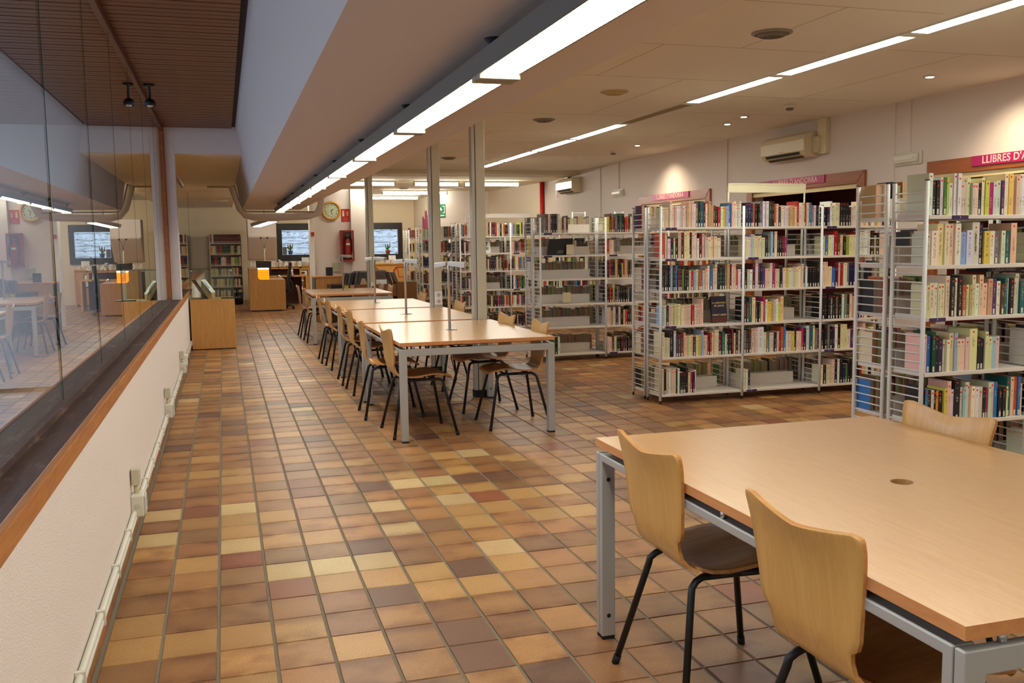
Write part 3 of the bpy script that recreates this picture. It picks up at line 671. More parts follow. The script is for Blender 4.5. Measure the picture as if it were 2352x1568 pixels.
for i, lab in ((1, 'steel twin headed lamp on the second table of the row'), (2, 'steel twin headed lamp on the third table of the row'), (3, 'steel twin headed lamp on the table standing alone at the end')):
    dup(lp, (*LX[i], TH), 0, lab)
# thin cables hanging under the tables
for i, (x, y) in enumerate(LX[:3]):
    m = MB(); m.tube([(x, y, TH-.03), (x+.02, y+.05, .5), (x+.1, y+.2, .3), (x+.05, y+.35, .05), (x+.3, y+.6, .012), (x+.42, y+.86, .012)], .004, 6)
    tag(m.build('lamp_cable', M_BLACK), 'thin black cable hanging under the %s lamp table' % ('nearest', 'second', 'third')[i], 'cable')

# ------------------------------------------------------------------ plywood chairs
def make_chair(label, loc, rz, group):
    t = thing('plywood_chair', label, 'chair', loc, rz, group)
    prof = [(.225, .428), (.219, .440), (.20, .450), (.16, .457), (.11, .459), (.05, .455), (-.01, .447), (-.07, .441), (-.12, .442), (-.16, .452)]
    bk = [(-.16, .452), (-.187, .468), (-.206, .492), (-.217, .525), (-.222, .550), (-.224, .562), (-.227, .585), (-.232, .63), (-.238, .68), (-.245, .73), (-.252, .77), (-.257, .795), (-.262, .815), (-.265, .828), (-.267, .836), (-.268, .84)]
    sw = [.165, .18, .19, .198, .202, .205, .205, .202, .192, .172]
    bw = [.176, .162, .155, .154, .158, .178, .188, .194, .202, .210, .217, .221, .2225, .2225, .220, .213]
    nu = 17; th = .011
    def surf(P, wd, back):
        G = []
        for i, ((x, z), w_) in enumerate(zip(P, wd)):
            row = []
            for k in range(nu):
                u = -1+2*k/(nu-1); xx, zz = x, z
                if back:
                    f = max(0, (z-.50)/.34); xx += .015*u*u*f
                    dip = 1-(u*u+.004)**.62; zz -= .038*dip*max(0, (z-.68)/.16)**1.4
                    if abs(u) > .86: zz -= .007*((abs(u)-.86)/.14)**2*max(0, (z-.78)/.06)
                else:
                    zz += .012*u*u*(1 if x < .12 else .3) - .0
                row.append(Vector((xx, u*w_, zz)))
            G.append(row)
        return G
    def shell(G, name, mm):
        nr = len(G); N = [[None]*nu for _ in range(nr)]
        for i in range(nr):
            for k in range(nu):
                a = G[min(i+1, nr-1)][k]-G[max(i-1, 0)][k]; b = G[i][min(k+1, nu-1)]-G[i][max(k-1, 0)]
                v = a.cross(b); v.normalize(); N[i][k] = v
        m = MB()
        top = m.grid(G); bot = m.grid([[G[i][k]-N[i][k]*th for k in range(nu)] for i in range(nr)])
        for k in range(nu-1):
            m.face((top[0]+k, top[0]+k+1, bot[0]+k+1, bot[0]+k), 1); m.face((top[-1]+k, top[-1]+k+1, bot[-1]+k+1, bot[-1]+k), 1)
        for i in range(nr-1):
            for k in (0, nu-1): m.face((top[i]+k, top[i+1]+k, bot[i+1]+k, bot[i]+k), 1)
        return m.build(name, [mm, M_PLYEDGE], t)
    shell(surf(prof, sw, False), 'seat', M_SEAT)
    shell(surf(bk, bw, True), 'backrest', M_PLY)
    for s_ in (-1, 1):
        for f, foot, b1, b2 in ((1, (.245, s_*.25, .012), (.165, s_*.165, .385), (.15, s_*.155, .420)), (-1, (-.245, s_*.25, .012), (-.168, s_*.15, .385), (-.148, s_*.142, .418))):
            m = MB(); m.tube([foot, b1, (b1[0]*.98, b1[1]*.985, .402), b2, (b2[0]*.85, b2[1]*.98, .428), (0, s_*.148, .430)], .0115, 10); m.build('leg', M_BLKTUBE, t)
            m = MB(); v = Vector(b1)-Vector(foot); v.normalize(); p = Vector(foot); m.tube([p-v*.012, p+v*.02], .0135, 10); m.build('foot_cap', M_RUBBER, t)
    for x in (-.09, .09):
        m = MB(); m.tube([(x, -.146, .428), (x, .146, .428)], .009, 8); m.build('crossbar', M_BLKTUBE, t)
    m = MB()
    for x in (-.09, .09):
        for s_ in (-1, 1): m.lathe([(.010, -.012), (.014, .0), (.014, .008)], (x, s_*.11, .432), 10)
    m.build('fixing', M_BLACK, t, kind='stuff')
    return t
ch = make_chair('plywood chair at the big front table, second from the camera on the aisle side', (1.490, 2.645, 0), 0, 'plywood chairs at the big front table')
dup(ch, (1.492, 1.835, 0), .02, 'plywood chair nearest the camera, back towards us at the big table')
dup(ch, (2.258, 2.765, 0), PI+.02, 'plywood chair across the big table, only its notched back showing')
CH = [(1.41, 7.16, .03, 'aisle side of the nearest table, closer to the camera'), (1.335, 8.02, -.03, 'aisle side of the nearest table, farther from the camera'), (2.19, 7.20, PI-.03, 'shelf side of the nearest table, closer to the camera'), (2.165, 8.04, PI+.03, 'shelf side of the nearest table, farther from the camera'),
      (1.40, 9.36, .02, 'aisle side of the second table, closer to the camera'), (1.39, 10.08, -.02, 'aisle side of the second table, farther from the camera'), (2.27, 9.28, PI, 'shelf side of the second table, half hidden by a pillar'), (2.25, 10.12, PI+.03, 'shelf side of the second table, farther from the camera'),
      (1.40, 11.34, .03, 'aisle side of the third table, closer to the camera'), (1.37, 12.05, -.02, 'aisle side of the third table, farther from the camera'), (2.26, 11.28, PI, 'shelf side of the third table, peeping past a pillar'), (2.25, 12.16, PI, 'shelf side of the third table, farther from the camera'),
      (1.40, 14.66, .02, 'aisle side of the lone far table, closer to the camera'), (1.38, 15.58, .0, 'aisle side of the lone far table, farthest in the row'), (2.28, 14.85, PI, 'shelf side of the lone far table, closer to the camera'), (2.26, 15.6, PI, 'shelf side of the lone far table, farther from the camera')]
for x, y, rz, lab in CH: dup(ch, (x, y, 0), rz, 'plywood chair on the '+lab, 'plywood chairs along the table row')

# ------------------------------------------------------------------ book racks
LEV = [1.578, 1.303, 1.014, .704, .419, .085]
LEVB = LEV
DEP = .285
UNITS = [dict(n='first rack', y=4.28, x=3.69, p=.745, bays=2, h=1.775), dict(n='second rack', y=7.58, x=3.70, p=.828, bays=3, h=1.775), dict(n='third rack', y=10.86, x=3.69, p=.86, bays=3, h=1.775),
         dict(n='fourth rack', y=14.95, x=3.70, p=.86, bays=3, h=1.81), dict(n='fifth rack', y=18.02, x=3.70, p=.86, bays=2, h=1.82), dict(n='sixth rack', y=19.35, x=3.70, p=.86, bays=2, h=1.775)]
rung_me = {}
m = MB(); m.tube([(0, .012, 0), (0, DEP-.012, 0)], .0042, 6); rung_me = m.mesh('rung', M_RACK)
LABELS = {0: [(0, 0, .15), (0, 2, .02)], 1: [(0, 0, .03), (0, 1, .03), (0, 3, .03), (1, 1, .03), (1, 5, .03), (2, 0, .03), (2, 2, .03), (2, 4, .03)], 2: [(0, 0, .03), (0, 1, .03), (1, 1, .03), (1, 5, .03)], 3: [(1, 1, .03), (1, 3, .03)], 4: [], 5: []}
for ui, U in enumerate(UNITS):
    lab = ['grey ladder ended book rack nearest the camera, behind the big table', 'grey ladder ended book rack with cream header rail on top', 'grey ladder ended book rack with mostly bare middle shelves', 'grey ladder ended book rack with grey header rail, behind the pillars', 'grey ladder ended book rack second to last, near the record browser', 'grey ladder ended book rack farthest off, beside the far window'][ui]
    t = thing('book_rack', lab, 'bookshelf', (U['x'], U['y'], 0), 0, 'steel book racks')
    H = U['h']; nb = U['bays']
    for face in (0, 1):
        yo = 0 if face == 0 else DEP+.035
        for b in range(nb+1):
            x = b*U['p']
            m = MB()
            for y in (yo+.0125, yo+DEP-.0125): m.tube([(x, y, .03), (x, y, H-.01)], .0125, 10)
            fr = m.build('ladder_frame', M_RACK, t)
            c = MB()
            for y in (yo+.0125, yo+DEP-.0125):
                c.tube([(x, y, 0), (x, y, .032)], .0105, 8); c.tube([(x, y, H-.010), (x, y, H-.004)], .0130, 8)
            c.build('end_cap', M_BLACK, fr, kind='stuff')
            zs = [.07+.0495*k for k in range(int((H-.1)/.0495)+1)]
            if b == 0 and ui < 3:
                for z in zs: child('rung', rung_me, fr, (x, yo, z))
            else:
                m = MB()
                for z in zs: m.tube([(x, yo+.012, z), (x, yo+DEP-.012, z)], .0042, 4, cap=False)
                m.build('rung', M_RACK, fr, kind='stuff')
        for b in range(nb):
            for li, z in enumerate(LEV):
                x0, x1 = b*U['p']+.014, (b+1)*U['p']-.014
                m = MB(); m.box(x0, x1, yo+.004, yo+DEP-.02, z-.022, z)
                sh = m.build('shelf', M_SHELF, t, bevel=.002, seg=1)
                m = MB(); yb = yo+DEP-.03 if face == 0 else yo+.024
                m.box(x0+.01, x1-.11, yb, yb+.004, z, z+.105); m.build('back_ledge', M_SHELF, sh)
                if face == 0:
                    m = MB(); m.box(x0-.004, x0+.006, yo+.02, yo+DEP-.03, z, z+.012); m.build('bracket', M_SHELF, sh)
        for b, li, f in (LABELS[ui] if face == 0 else []):
            x0 = b*U['p']+.014+f; z = LEV[li]
            m = MB(); m.box(x0, x0+.105, -.003, .003, z-.024, z-.002); lb = m.build('shelf_label', M_PURPLE, t)
            if ui < 2: text('S' if (ui, li) == (0, 0) else 'F', .016, M_WHITE, lb, (x0+.05, -.0035, z-.013), (PI/2, 0, 0), .0004, name='letter')
# header rails on two racks
for i, (x0, x1, y, z0, z1, mt) in enumerate(((4.52, 5.355, 7.87, 1.90, 1.985, mat('header_cream', (232, 224, 190), .5)), (3.85, 5.0, 15.25, 1.89, 1.955, mat('header_grey', (204, 194, 186), .5)))):
    t = thing('header_rail', ['blank cream header rail on two rods over the second rack', 'blank grey header rail over the rack behind the pillars'][i], 'sign', (x0, y, 0), 0)
    m = MB(); m.box(.0, x1-x0, -.008, .008, z0, z1); m.box(0, x1-x0, -.011, .011, z1-.012, z1); m.build('panel', mt, t)
    m = MB()
    for x in (.008, x1-x0-.008): m.tube([(x, 0, 1.60), (x, 0, z1)], .008, 8)
    m.build('rod', mt, t, kind='stuff')
# small ladder ends standing up at the back of the third rack
for i, (x, w_) in enumerate(((4.02+.42, .18), (5.05, .12))):
    m = MB()
    for k in (0, 1): m.tube([(x+k*w_, 11.75, 1.45), (x+k*w_, 11.75, 1.86)], .009, 8)
    for z in (1.845, 1.79, 1.74): m.tube([(x, 11.75, z), (x+w_, 11.75, z)], .004, 6)
    tag(m.build('book_end_frame', M_RACK), ['small grey frame sticking up over the third rack, wider one', 'small grey frame sticking up over the third rack, narrower one'][i], 'rack frame')

# ------------------------------------------------------------------ books
BC = {'W': ('white', (236, 230, 220)), 'C': ('cream', (230, 214, 178)), 'T': ('tan', (204, 172, 122)), 'K': ('black', (32, 30, 31)), 'N': ('navy', (36, 38, 74)), 'R': ('red', (176, 34, 34)), 'D': ('dark red', (98, 28, 32)), 'O': ('orange', (206, 98, 48)),
      'B': ('blue', (52, 116, 182)), 'L': ('pale blue', (160, 192, 214)), 'G': ('green', (70, 128, 62)), 'E': ('teal', (32, 98, 100)), 'Y': ('yellow', (226, 206, 92)), 'P': ('ivory', (230, 212, 190)), 'M': ('brown', (92, 62, 42)), 'S': ('grey', (122, 118, 112)), 'V': ('violet', (92, 52, 112)), 'H': ('magenta', (172, 40, 104)), 'A': ('lime', (140, 180, 66)), 'F': ('forest green', (24, 66, 48)), 'U': ('gold', (226, 158, 40)), 'X': ('salmon', (206, 92, 66))}
SPEC = {}
SPEC[0] = {(0,0):'W K K W G Y W W W C C P P P K C Y H W P V C Y C C C W W C', (0,1):'C W C P C W L W C! N Y W S P E C', (0,2):'C C W C C C K W K O C T C W C C T V W M E W K P C E P', (0,3):'C B F K N P W C L C P P C! K K C C L P', (0,4):'K B K C K U K Y P W K! P L C P W W C K H P C B K K C E C O B C', (0,5):'K C C W C K C C K W P C',
           (1,0):'C W C K', (1,1):'W C C', (1,2):'C K T', (1,3):'W C', (1,4):'K C C D M', (1,5):'C'}
FILL0 = {(0,0):1, (0,1):.86, (0,2):1, (0,3):.74, (0,4):1, (0,5):.5, (1,0):.12, (1,1):.1, (1,2):.12, (1,3):.08, (1,4):.2, (1,5):.05}
SPEC[1] = {(0,0):'W P C W W C W W P C T C C W S K E D W T T M K R W Y L B P C W W W', (0,1):'X C W K C K C D C C K P W W D P P C C C C W', (0,2):'K K K K L K B D N A K K C R L C O S P C W B C C K F K S T D W C O W',
           (0,3):'L C K C C Y C C W C C C C P R P C C P C', (0,4):'C C C K! W N M D C C C C K C Y L P C D R C C C D D E P K K D C K C', (0,5):'P K C W C C K W K K K K C R N W',
           (1,0):'N N N O K K S W L W F K O C K W C W T T T C R W P R C B S W K W', (1,1):'C C L C C C C C K S L K P K K D H', (1,2):'K P W D W M N V C C W H P C K W Y C W C C W C K W K K K K K', (1,3):'K M E P K K C H W Y T C W Y C', (1,4):'S K M P C W! C S C W K C R O B W C Y K P C H K W E C S', (1,5):'P W K',
           (2,0):'K N W C C C K K K K P P P P', (2,1):'C B C W R M C K A C C', (2,2):'W C C B D C R C S N N U', (2,3):'K K K K K K K W S K C', (2,4):'K K S K N W K C C P V', (2,5):'W K C C P K W K N G K'}
FILL1 = {(0,0):1, (0,1):.74, (0,2):1, (0,3):.52, (0,4):1, (0,5):.44, (1,0):1, (1,1):.56, (1,2):1, (1,3):.53, (1,4):1, (1,5):.085, (2,0):.98, (2,1):.98, (2,2):1, (2,3):.98, (2,4):1, (2,5):.9}
S2R = random.Random(23)
def rand_spec(n, pal, wt): return ' '.join(S2R.choices(pal, wt, k=n))
BOOKS = []
def shelf_books(ui, bay, lev, spec, fill, dot):
    U = UNITS[ui]; rng = random.Random(ui*1000+bay*100+lev)
    x0 = U['x']+bay*U['p']+.018; x1 = U['x']+(bay+1)*U['p']-.018
    toks = spec.split(); ws = [rng.uniform(.75, 1.25)*(1.7 if '!' in q else 1) for q in toks]
    tot = (x1-x0)*fill; k = tot/sum(ws); x = x0; prev_h = None
    for i, (q, w_) in enumerate(zip(toks, ws)):
        w_ *= k; c = q[0]
        h = rng.choice([.175, .18, .185, .19, .205, .215]) if rng.random() < .75 else .228
        if prev_h and rng.random() < .45: h = prev_h
        if '!' in q: h = .235
        if lev: h = min(h, .238)
        prev_h = h
        BOOKS.append(dict(ui=ui, bay=bay, lev=lev, i=i+1, n=len(toks), x=x+.0006, w=min(w_, .075)-.0012, y=U['y']+.012+rng.uniform(0, .018), z=LEV[lev], h=h, d=min(.215, h*rng.uniform(.66, .78)), c=c, dot=dot, rgb=[min(255, v*rng.uniform(.9, 1.07)) for v in BC[c][1]], call=rng.random() < .85, lean=0))
        x += w_
XR0 = random.Random(4)
for k, v in SPEC[0].items():
    if k[0] == 1: v += ' '+' '.join(XR0.choices(list('WCCKKSNTEP'), k=20)); FILL0[k] = .8
    shelf_books(0, *k, v, FILL0[k], 'r')
EXR = random.Random(8)
for k, v in SPEC[1].items():
    if k[0] == 2: v += ' '+' '.join(EXR.choices(list('WCCKKSNRT'), k=13))
    shelf_books(1, *k, v, FILL1[k], 'r')
PALM, WTM = list('WCTKNRDOBLGEYPMSV'), [14, 18, 8, 24, 6, 5, 6, 6, 4, 3, 4, 3, 5, 5, 8, 8, 3]
PALK, WTK = list('KNMSDROTC'), [40, 8, 8, 6, 6, 4, 4, 6, 6]
for lev, f, pal in ((0, .42, 0), (5, .28, 0)): shelf_books(2, 0, lev, rand_spec(int(30*f), PALM, WTM), f, 'y')
for lev in range(6):
    if lev == 1: shelf_books(2, 1, lev, 'R C C S S S', .22, 'y')
    elif lev in (2, 3): shelf_books(2, 1, lev, rand_spec(14, PALK, WTK), .45, 'y')
    else: shelf_books(2, 1, lev, rand_spec(22, PALM, WTM), .8, 'y')
    shelf_books(2, 2, lev, rand_spec(24, PALM, WTM), .85, 'y')
for ui, nb in ((3, 3), (4, 2), (5, 2)):
    for b in range(nb):
        for lev in range(6):
            f = 1 if not (ui == 3 and b == 0 and lev in (1, 3)) else .42
            pal = (PALK, WTK) if S2R.random() < .35 else (PALM, WTM)
            shelf_books(ui, b, lev, rand_spec(int(29*f), *pal), f*.98, 'y')
# choose the 300 that show largest as things of their own, the rest join one mass
def shows(b):
    q = cam_px((b['x'], b['y'], b['z'])); r = cam_px((b['x']+b['w'], b['y'], b['z']+b['h']))
    if not q or q[0] > 2345 or q[0] < 0: return 0
    if b['ui'] == 0 and b['lev'] == 5 and r[0] < 2240: return 0
    if b['ui'] == 1 and q[0] > 1938: return 0
    return (r[0]-q[0])*(q[1]-r[1])
order = sorted(BOOKS, key=shows, reverse=True)
single = set(id(b) for b in order[:290] if shows(b) > 0) | set(id(b) for b in BOOKS if (b['ui'], b['bay'], b['lev'], b['i']) in ((1, 0, 0, 15), (1, 2, 3, 4), (1, 2, 3, 6), (0, 0, 1, 9)))
dot_me = {}
for k, mm in (('r', M_DOTR), ('y', M_DOTY)):
    m = MB(); m.lathe([(.0055, 0), (.0055, .0006)], (0, 0, 0), 12, axis='y'); dot_me[k] = m.mesh('sticker', mm)
m = MB(); m.box(-.5, .5, -.0008, 0, 0, .03); call_me = m.mesh('spine_label', mat('call_white', (232, 226, 212), .6))
LIGHTC = set('WCTLYPA')
def cover(m, X0, X1, D, H, col, whole):
    s = .0018
    n = m.add([(X0, 0, 0), (X1, 0, 0), (X1, 0, H), (X0, 0, H)])
    m.face((n, n+1, n+2, n+3), 0, col, [(0, 0), (1, 0), (1, 1), (0, 1)])
    return n
SPINES = {(1, 0, 0, 15): ('LES LIONNES', (226, 196, 60), .9), (1, 2, 3, 4): ('STEPHEN KING', (222, 214, 200), .92), (1, 2, 3, 6): ('DESOLATION', (190, 150, 130), .8), (0, 0, 1, 9): ('Boris Schreiber', (70, 60, 56), .62)}
mass = MB(); pg = (*lin((228, 212, 178)), 1)
lev_words = ['top', 'second', 'third', 'fourth', 'fifth', 'bottom']
bay_words = ['end', 'middle', 'third']
for b in BOOKS:
    col = (*lin(b['rgb']), 1); w_, h, d = b['w'], b['h'], b['d']
    if id(b) in single:
        m = MB(); s = .0016
        m.box(0, w_, 0, .0022, 0, h, 0, col, skip='f'); n = m.add([(0, 0, 0), (w_, 0, 0), (w_, 0, h), (0, 0, h)]); m.face((n, n+1, n+2, n+3), 0, col, [(0, 0), (1, 0), (1, 1), (0, 1)])
        m.box(0, s, .0022, d, 0, h, 0, col); m.box(w_-s, w_, .0022, d, 0, h, 0, col)
        cn = BC[b['c']][0]
        size = 'tall' if h > .22 else 'short' if h < .182 else 'thick' if w_ > .032 else 'slim' if w_ < .02 else ''
        lab = ' '.join(filter(None, [size, cn, 'book,', ordinal(b['i']), 'from ladder end,', lev_words[b['lev']], 'shelf,', bay_words[b['bay']], 'bay,', 'of the' if size == '' else 'of', ['nearest', 'second', 'third'][b['ui']], 'rack']))
        o = m.build('book', M_BOOK, None, loc=(b['x'], b['y'], b['z']+.0005), fixn=False)
        tag(o, lab, 'book', 'books on the %s rack' % ['nearest', 'second', 'third'][b['ui']])
        m = MB(); m.box(s, w_-s, .0022, d-.004, .003, h-.003); m.build('page_block', M_PAGES, o, fixn=False)
        if w_ > .012: child('sticker', dot_me[b['dot']], o, (w_/2, -.0001, h-.018-(.012 if b['i'] % 3 == 0 else 0)))
        sp = SPINES.get((b['ui'], b['bay'], b['lev'], b['i']))
        if sp: text(sp[0], min(w_*.85, h*sp[2]/(len(sp[0])*.62)), mat('spine_ink_%d' % b['i'], sp[1], .5), o, (w_/2, -.0006, h*.52), (PI/2, -PI/2, 0), .0003, .0003, name='spine_lettering')
        if b['call'] and b['c'] not in LIGHTC: child('spine_label', call_me, o, (w_/2, -.0001, .004), (0, 0, 0), (min(.011, w_*.62), 1, 1))
    else:
        x, y, z = b['x'], b['y'], b['z']+.0005
        m = mass; m.box(x, x+w_, y, y+d, z, z+h, 0, col, skip='fbtk')
        n = m.add([(x, y, z), (x+w_, y, z), (x+w_, y, z+h), (x, y, z+h), (x, y+d, z), (x+w_, y+d, z), (x+w_, y+d, z+h), (x, y+d, z+h)])
        m.face((n, n+1, n+2, n+3), 0, col, [(0, 0), (1, 0), (1, 1), (0, 1)]); m.face((n+3, n+2, n+6, n+7), 0, pg); m.face((n+5, n+4, n+7, n+6), 0, pg)
        dc = (*lin((226, 190, 50) if b['dot'] == 'y' else (214, 44, 38)), 1)
        r = min(.005, w_*.4); zc = z+h-.018; xc = x+w_/2
        n = m.add([(xc+r*math.cos(a), y-.0006, zc+r*math.sin(a)) for a in (PI*k/3 for k in range(6))]); m.face([n+k for k in range(6)], 0, dc)
        if b['call'] and b['c'] not in LIGHTC:
            r = min(.0055, w_*.34); wc = (*lin((232, 226, 212)), 1); n = m.add([(xc-r, y-.0006, z+.004), (xc+r, y-.0006, z+.004), (xc+r, y-.0006, z+.034), (xc-r, y-.0006, z+.034)]); m.face((n, n+1, n+2, n+3), 0, wc)
t = thing('book', 'dark navy book lying flat on top of a row, nearest rack', 'book', (4.15, 4.32, LEV[2]+.243), 0)
m = MB(); m.box(0, .24, 0, .17, 0, .024); m.build('cover', mat('navy_cover', (26, 28, 44), .4), t); m = MB(); m.box(.003, .237, .002, .171, .002, .022); m.build('page_block', M_PAGES, t)
text('CARAVANES', .026, mat('spine_pale', (170, 160, 150), .5), t, (.11, -.0006, .012), (PI/2, 0, 0), .0003, .0003, name='spine_lettering', spacing=1.15)
# books facing the other way on the rear shelves: fore-edges turned to us
rk = random.Random(99)
for ui, U in enumerate(UNITS[:4]):
    for b in range(U['bays']):
        for z in LEV:
            x = U['x']+b*U['p']+.02; x1 = U['x']+(b+1)*U['p']-.02-rk.choice([0, 0, .1, .25])
            if rk.random() < .25: x += .25
            yb = U['y']+DEP*2+.035-.012
            while x < x1:
                w_ = rk.uniform(.014, .034); h = rk.choice([.18, .19, .2, .21]); d = h*.7
                col = (*lin(BC[rk.choices(PALM, WTM)[0]][1]), 1); p2 = (*lin([v*rk.uniform(.8, 1.05) for v in (206, 186, 150)]), 1)
                mass.box(x, x+w_-.001, yb-d, yb, z+.0005, z+h, 0, col, skip='ftb')
                n = mass.add([(x, yb-d, z+.0005), (x+w_-.001, yb-d, z+.0005), (x+w_-.001, yb-d, z+h), (x, yb-d, z+h), (x, yb, z+h), (x+w_-.001, yb, z+h)])
                mass.face((n, n+1, n+2, n+3), 0, p2); mass.face((n+3, n+2, n+5, n+4), 0, p2); x += w_
# far bookcase beside the passage, shelves of bound volumes
BX0, BX1, BY = -.345, .50, 26.75
t = thing('bookcase', 'tall cream bookcase of bound volumes against the passage back wall', 'bookcase', (BX0, BY, 0), 0)
bw_ = BX1-BX0; BL = [1.575, 1.275, .975, .69, .395, .08]
for x in (0, bw_-.02):
    m = MB(); m.box(x, x+.02, 0, .30, 0, 1.78); m.build('side_panel', M_SHELF, t)
for z in BL:
    m = MB(); m.box(.02, bw_-.02, 0, .30, z-.022, z); m.build('shelf', M_SHELF, t)
m = MB(); m.box(0, bw_, .29, .30, 0, 1.78); m.build('back_panel', M_SHELF, t)
rows = ['R W F D D D D D D D D D D D D D D D', 'U C C S K R R F F F F F T T F F C C', 'N N R R N K W W P R M M C C A A S C', 'C T Y C S S C T C S C S C C O C D K', 'C S S C Y C C T M C S T G S C R C K', 'C T S C M C T C S C C M D C K S C T']
for z, row in zip(BL, rows):
    x = BX0+.026; q = row.split(); st = (bw_-.06)/len(q)
    for c in q:
        h = .235 if z > 1.5 else rk.uniform(.2, .235); col = (*lin(BC[c][1]), 1)
        mass.box(x, x+st-.002, BY+.02, BY+.2, z, z+h, 0, col, skip='f'); n = mass.add([(x, BY+.02, z), (x+st-.002, BY+.02, z), (x+st-.002, BY+.02, z+h), (x, BY+.02, z+h)]); mass.face((n, n+1, n+2, n+3), 0, col, [(0, 0), (1, 0), (1, 1), (0, 1)])
        n = mass.add([(x+st*.3, BY+.019, z+.01), (x+st*.7, BY+.019, z+.01), (x+st*.7, BY+.019, z+.05), (x+st*.3, BY+.019, z+.05)]); mass.face((n, n+1, n+2, n+3), 0, (*lin((226, 218, 200)), 1))
        x += st
mass.build('books', M_BOOK, None, kind='stuff', fixn=False)
# lettered spines that can be read
def spine_text(body, size, rgb, loc, nm, lab):
    pass
def cover_book(label, loc, w_, h, rz, tilt, col, name='display_book'):
    t = thing(name, label, 'book', loc, rz); 
    return t
t = thing('display_book', 'dark novel cover facing out on a wire stand, second rack', 'book', (4.335, 7.66, LEV[3]+.002), 0)
def tilted(m, name, mm, p, **k):
    o = m.build(name, mm, p, **k); o.rotation_euler = (-.16, 0, 0); return o
m = MB(); m.box(-.078, .078, 0, .028, .008, .245); tilted(m, 'cover', mat('cover_night', (44, 40, 66), .25, noise=.5, nscale=14), t)
m = MB(); m.box(-.078, .078, -.0006, 0, .008, .055); tilted(m, 'band', mat('cover_brown', (96, 44, 34), .3), t)
for body, sz, z, mm in (('La splendeur\ndu péché', .028, .172, mat('cover_gold', (226, 206, 120), .4)), ('NANCY GEARY', .0205, .072, mat('cover_gold', (0, 0, 0)))):
    o = text(body, sz, mm, t, (0, 0, 0), (PI/2-.16, 0, 0), .0005, .0004, name='title'); v = Matrix.Rotation(-.16, 4, 'X') @ Vector((0, -.001, z)); o.location = v
m = MB()
for x in (-.05, .06): m.tube([(x, -.03, .014), (x, -.034, .002), (x, .05, .003), (x, .07, .12)], .0018, 6)
m.build('wire_stand', M_CHROME, t, kind='stuff')
t = thing('display_book', 'pale book with a monochrome portrait facing out on the fourth rack', 'book', (4.16, 15.03, LEV[1]+.002), .06)
m = MB(); m.box(-.08, .08, 0, .02, 0, .25); tilted(m, 'cover', M_WHITE, t)
m = MB(); m.lathe([(.03, 0), (.03, .001)], (0, -.0005, .14), 18, axis='y'); m.box(-.045, .045, -.0016, -.0005, .05, .10); tilted(m, 'portrait', mat('portrait_grey', (150, 146, 142), .6), t)
m = MB(); m.prism([(-.032, .145), (-.034, .172), (-.01, .184), (.03, .178), (.034, .15), (.02, .16), (-.02, .162)], -.0024, -.0012, 'y'); tilted(m, 'portrait_hair', mat('portrait_dark', (52, 50, 50), .6), t)
# loose items on the third rack
t = thing('document_case', 'black plastic case leaning on the bare shelf of the third rack', 'case', (3.98, 10.99, LEV[1]+.002), 0)
m = MB(); m.prism([(-.165, 0), (.14, 0), (.18, .20), (-.13, .20)], -.02, .02, 'y'); m.build('shell', M_BLACK, t, bevel=.008)
m = MB(); m.prism([(-.04, .02), (.03, .02), (.045, .06), (-.02, .06)], -.024, -.019, 'y'); m.build('latch', mat('latch_grey', (90, 90, 92), .4), t)
for i, (x, z) in enumerate(((4.05, LEV[1]+.04), (4.0, LEV[3]+.05))):
    t = thing('book_stop', ['cream book stop clipped on the upper bare shelf, third rack', 'cream book stop clipped on the lower bare shelf, third rack'][i], 'book stop', (x, 10.93, z), -.1)
    m = MB(); m.box(0, .10, 0, .004, -.03, .09); m.build('plate', M_CREAMPL, t, bevel=.006); m = MB(); m.box(.0, .10, 0, .16, -.034, -.03); m.build('tongue', M_CREAMPL, t)

# ------------------------------------------------------------------ wall mounted equipment on the long wall
def aircon(y0, y1, zb, label):
    t = thing('air_conditioner', label, 'air conditioner', (XW, (y0+y1)/2, zb), 0, 'wall air conditioners'); L = (y1-y0)/2
    prof = [(0, .0), (-.10, .0), (-.165, .03), (-.20, .075), (-.205, .20), (-.19, .255), (-.12, .285), (0, .285)]
    m = MB(); m.prism(prof, -L, L, 'y'); m.build('body', M_CREAMPL, t, bevel=.012)
    m = MB(); m.prism([(-.171, .036), (-.191, .062), (-.196, .062), (-.176, .034)], -L+.12, L-.1, 'y'); m.build('air_slot', M_BLACK, t)
    m = MB(); m.prism([(-.115, .0), (-.150, .018), (-.153, .013), (-.118, -.005)], -L+.12, L-.1, 'y'); m.build('louvre', mat('aircon_brown', (70, 58, 44), .6), t)  # dark brown louvre strip along the lower front
    m = MB(); m.prism([(-.205, .205), (-.209, .205), (-.2, .232), (-.197, .232)], -L+.06, L-.06, 'y'); m.build('front_lip', M_CREAMPL, t, bevel=.002)
    m = MB(); m.box(-.207, -.205, -.06, .06, .085, .089); m.build('badge', mat('badge_grey', (150, 132, 100), .5), t)
    return t
ac = aircon(9.44, 10.36, 2.40, 'cream wall air conditioner between the nearer cupboard openings')
aircon(16.95, 17.85, 2.42, 'cream wall air conditioner near the red pipe')
m = MB(); m.box(XW-.06, XW, 9.24, 9.40, 2.42, ZC); m.box(XW-.09, XW, 9.34, 9.44, 2.44, 2.62)
tag(m.build('pipe_cover', M_CREAMPL, bevel=.006), 'cream pipe cover rising beside the nearer air conditioner', 'pipe cover')
m = MB(); m.box(XW-.06, XW, 17.55, 17.7, 2.70, ZC)
tag(m.build('pipe_cover', M_CREAMPL), 'short pipe cover above the air conditioner near the red pipe', 'pipe cover')
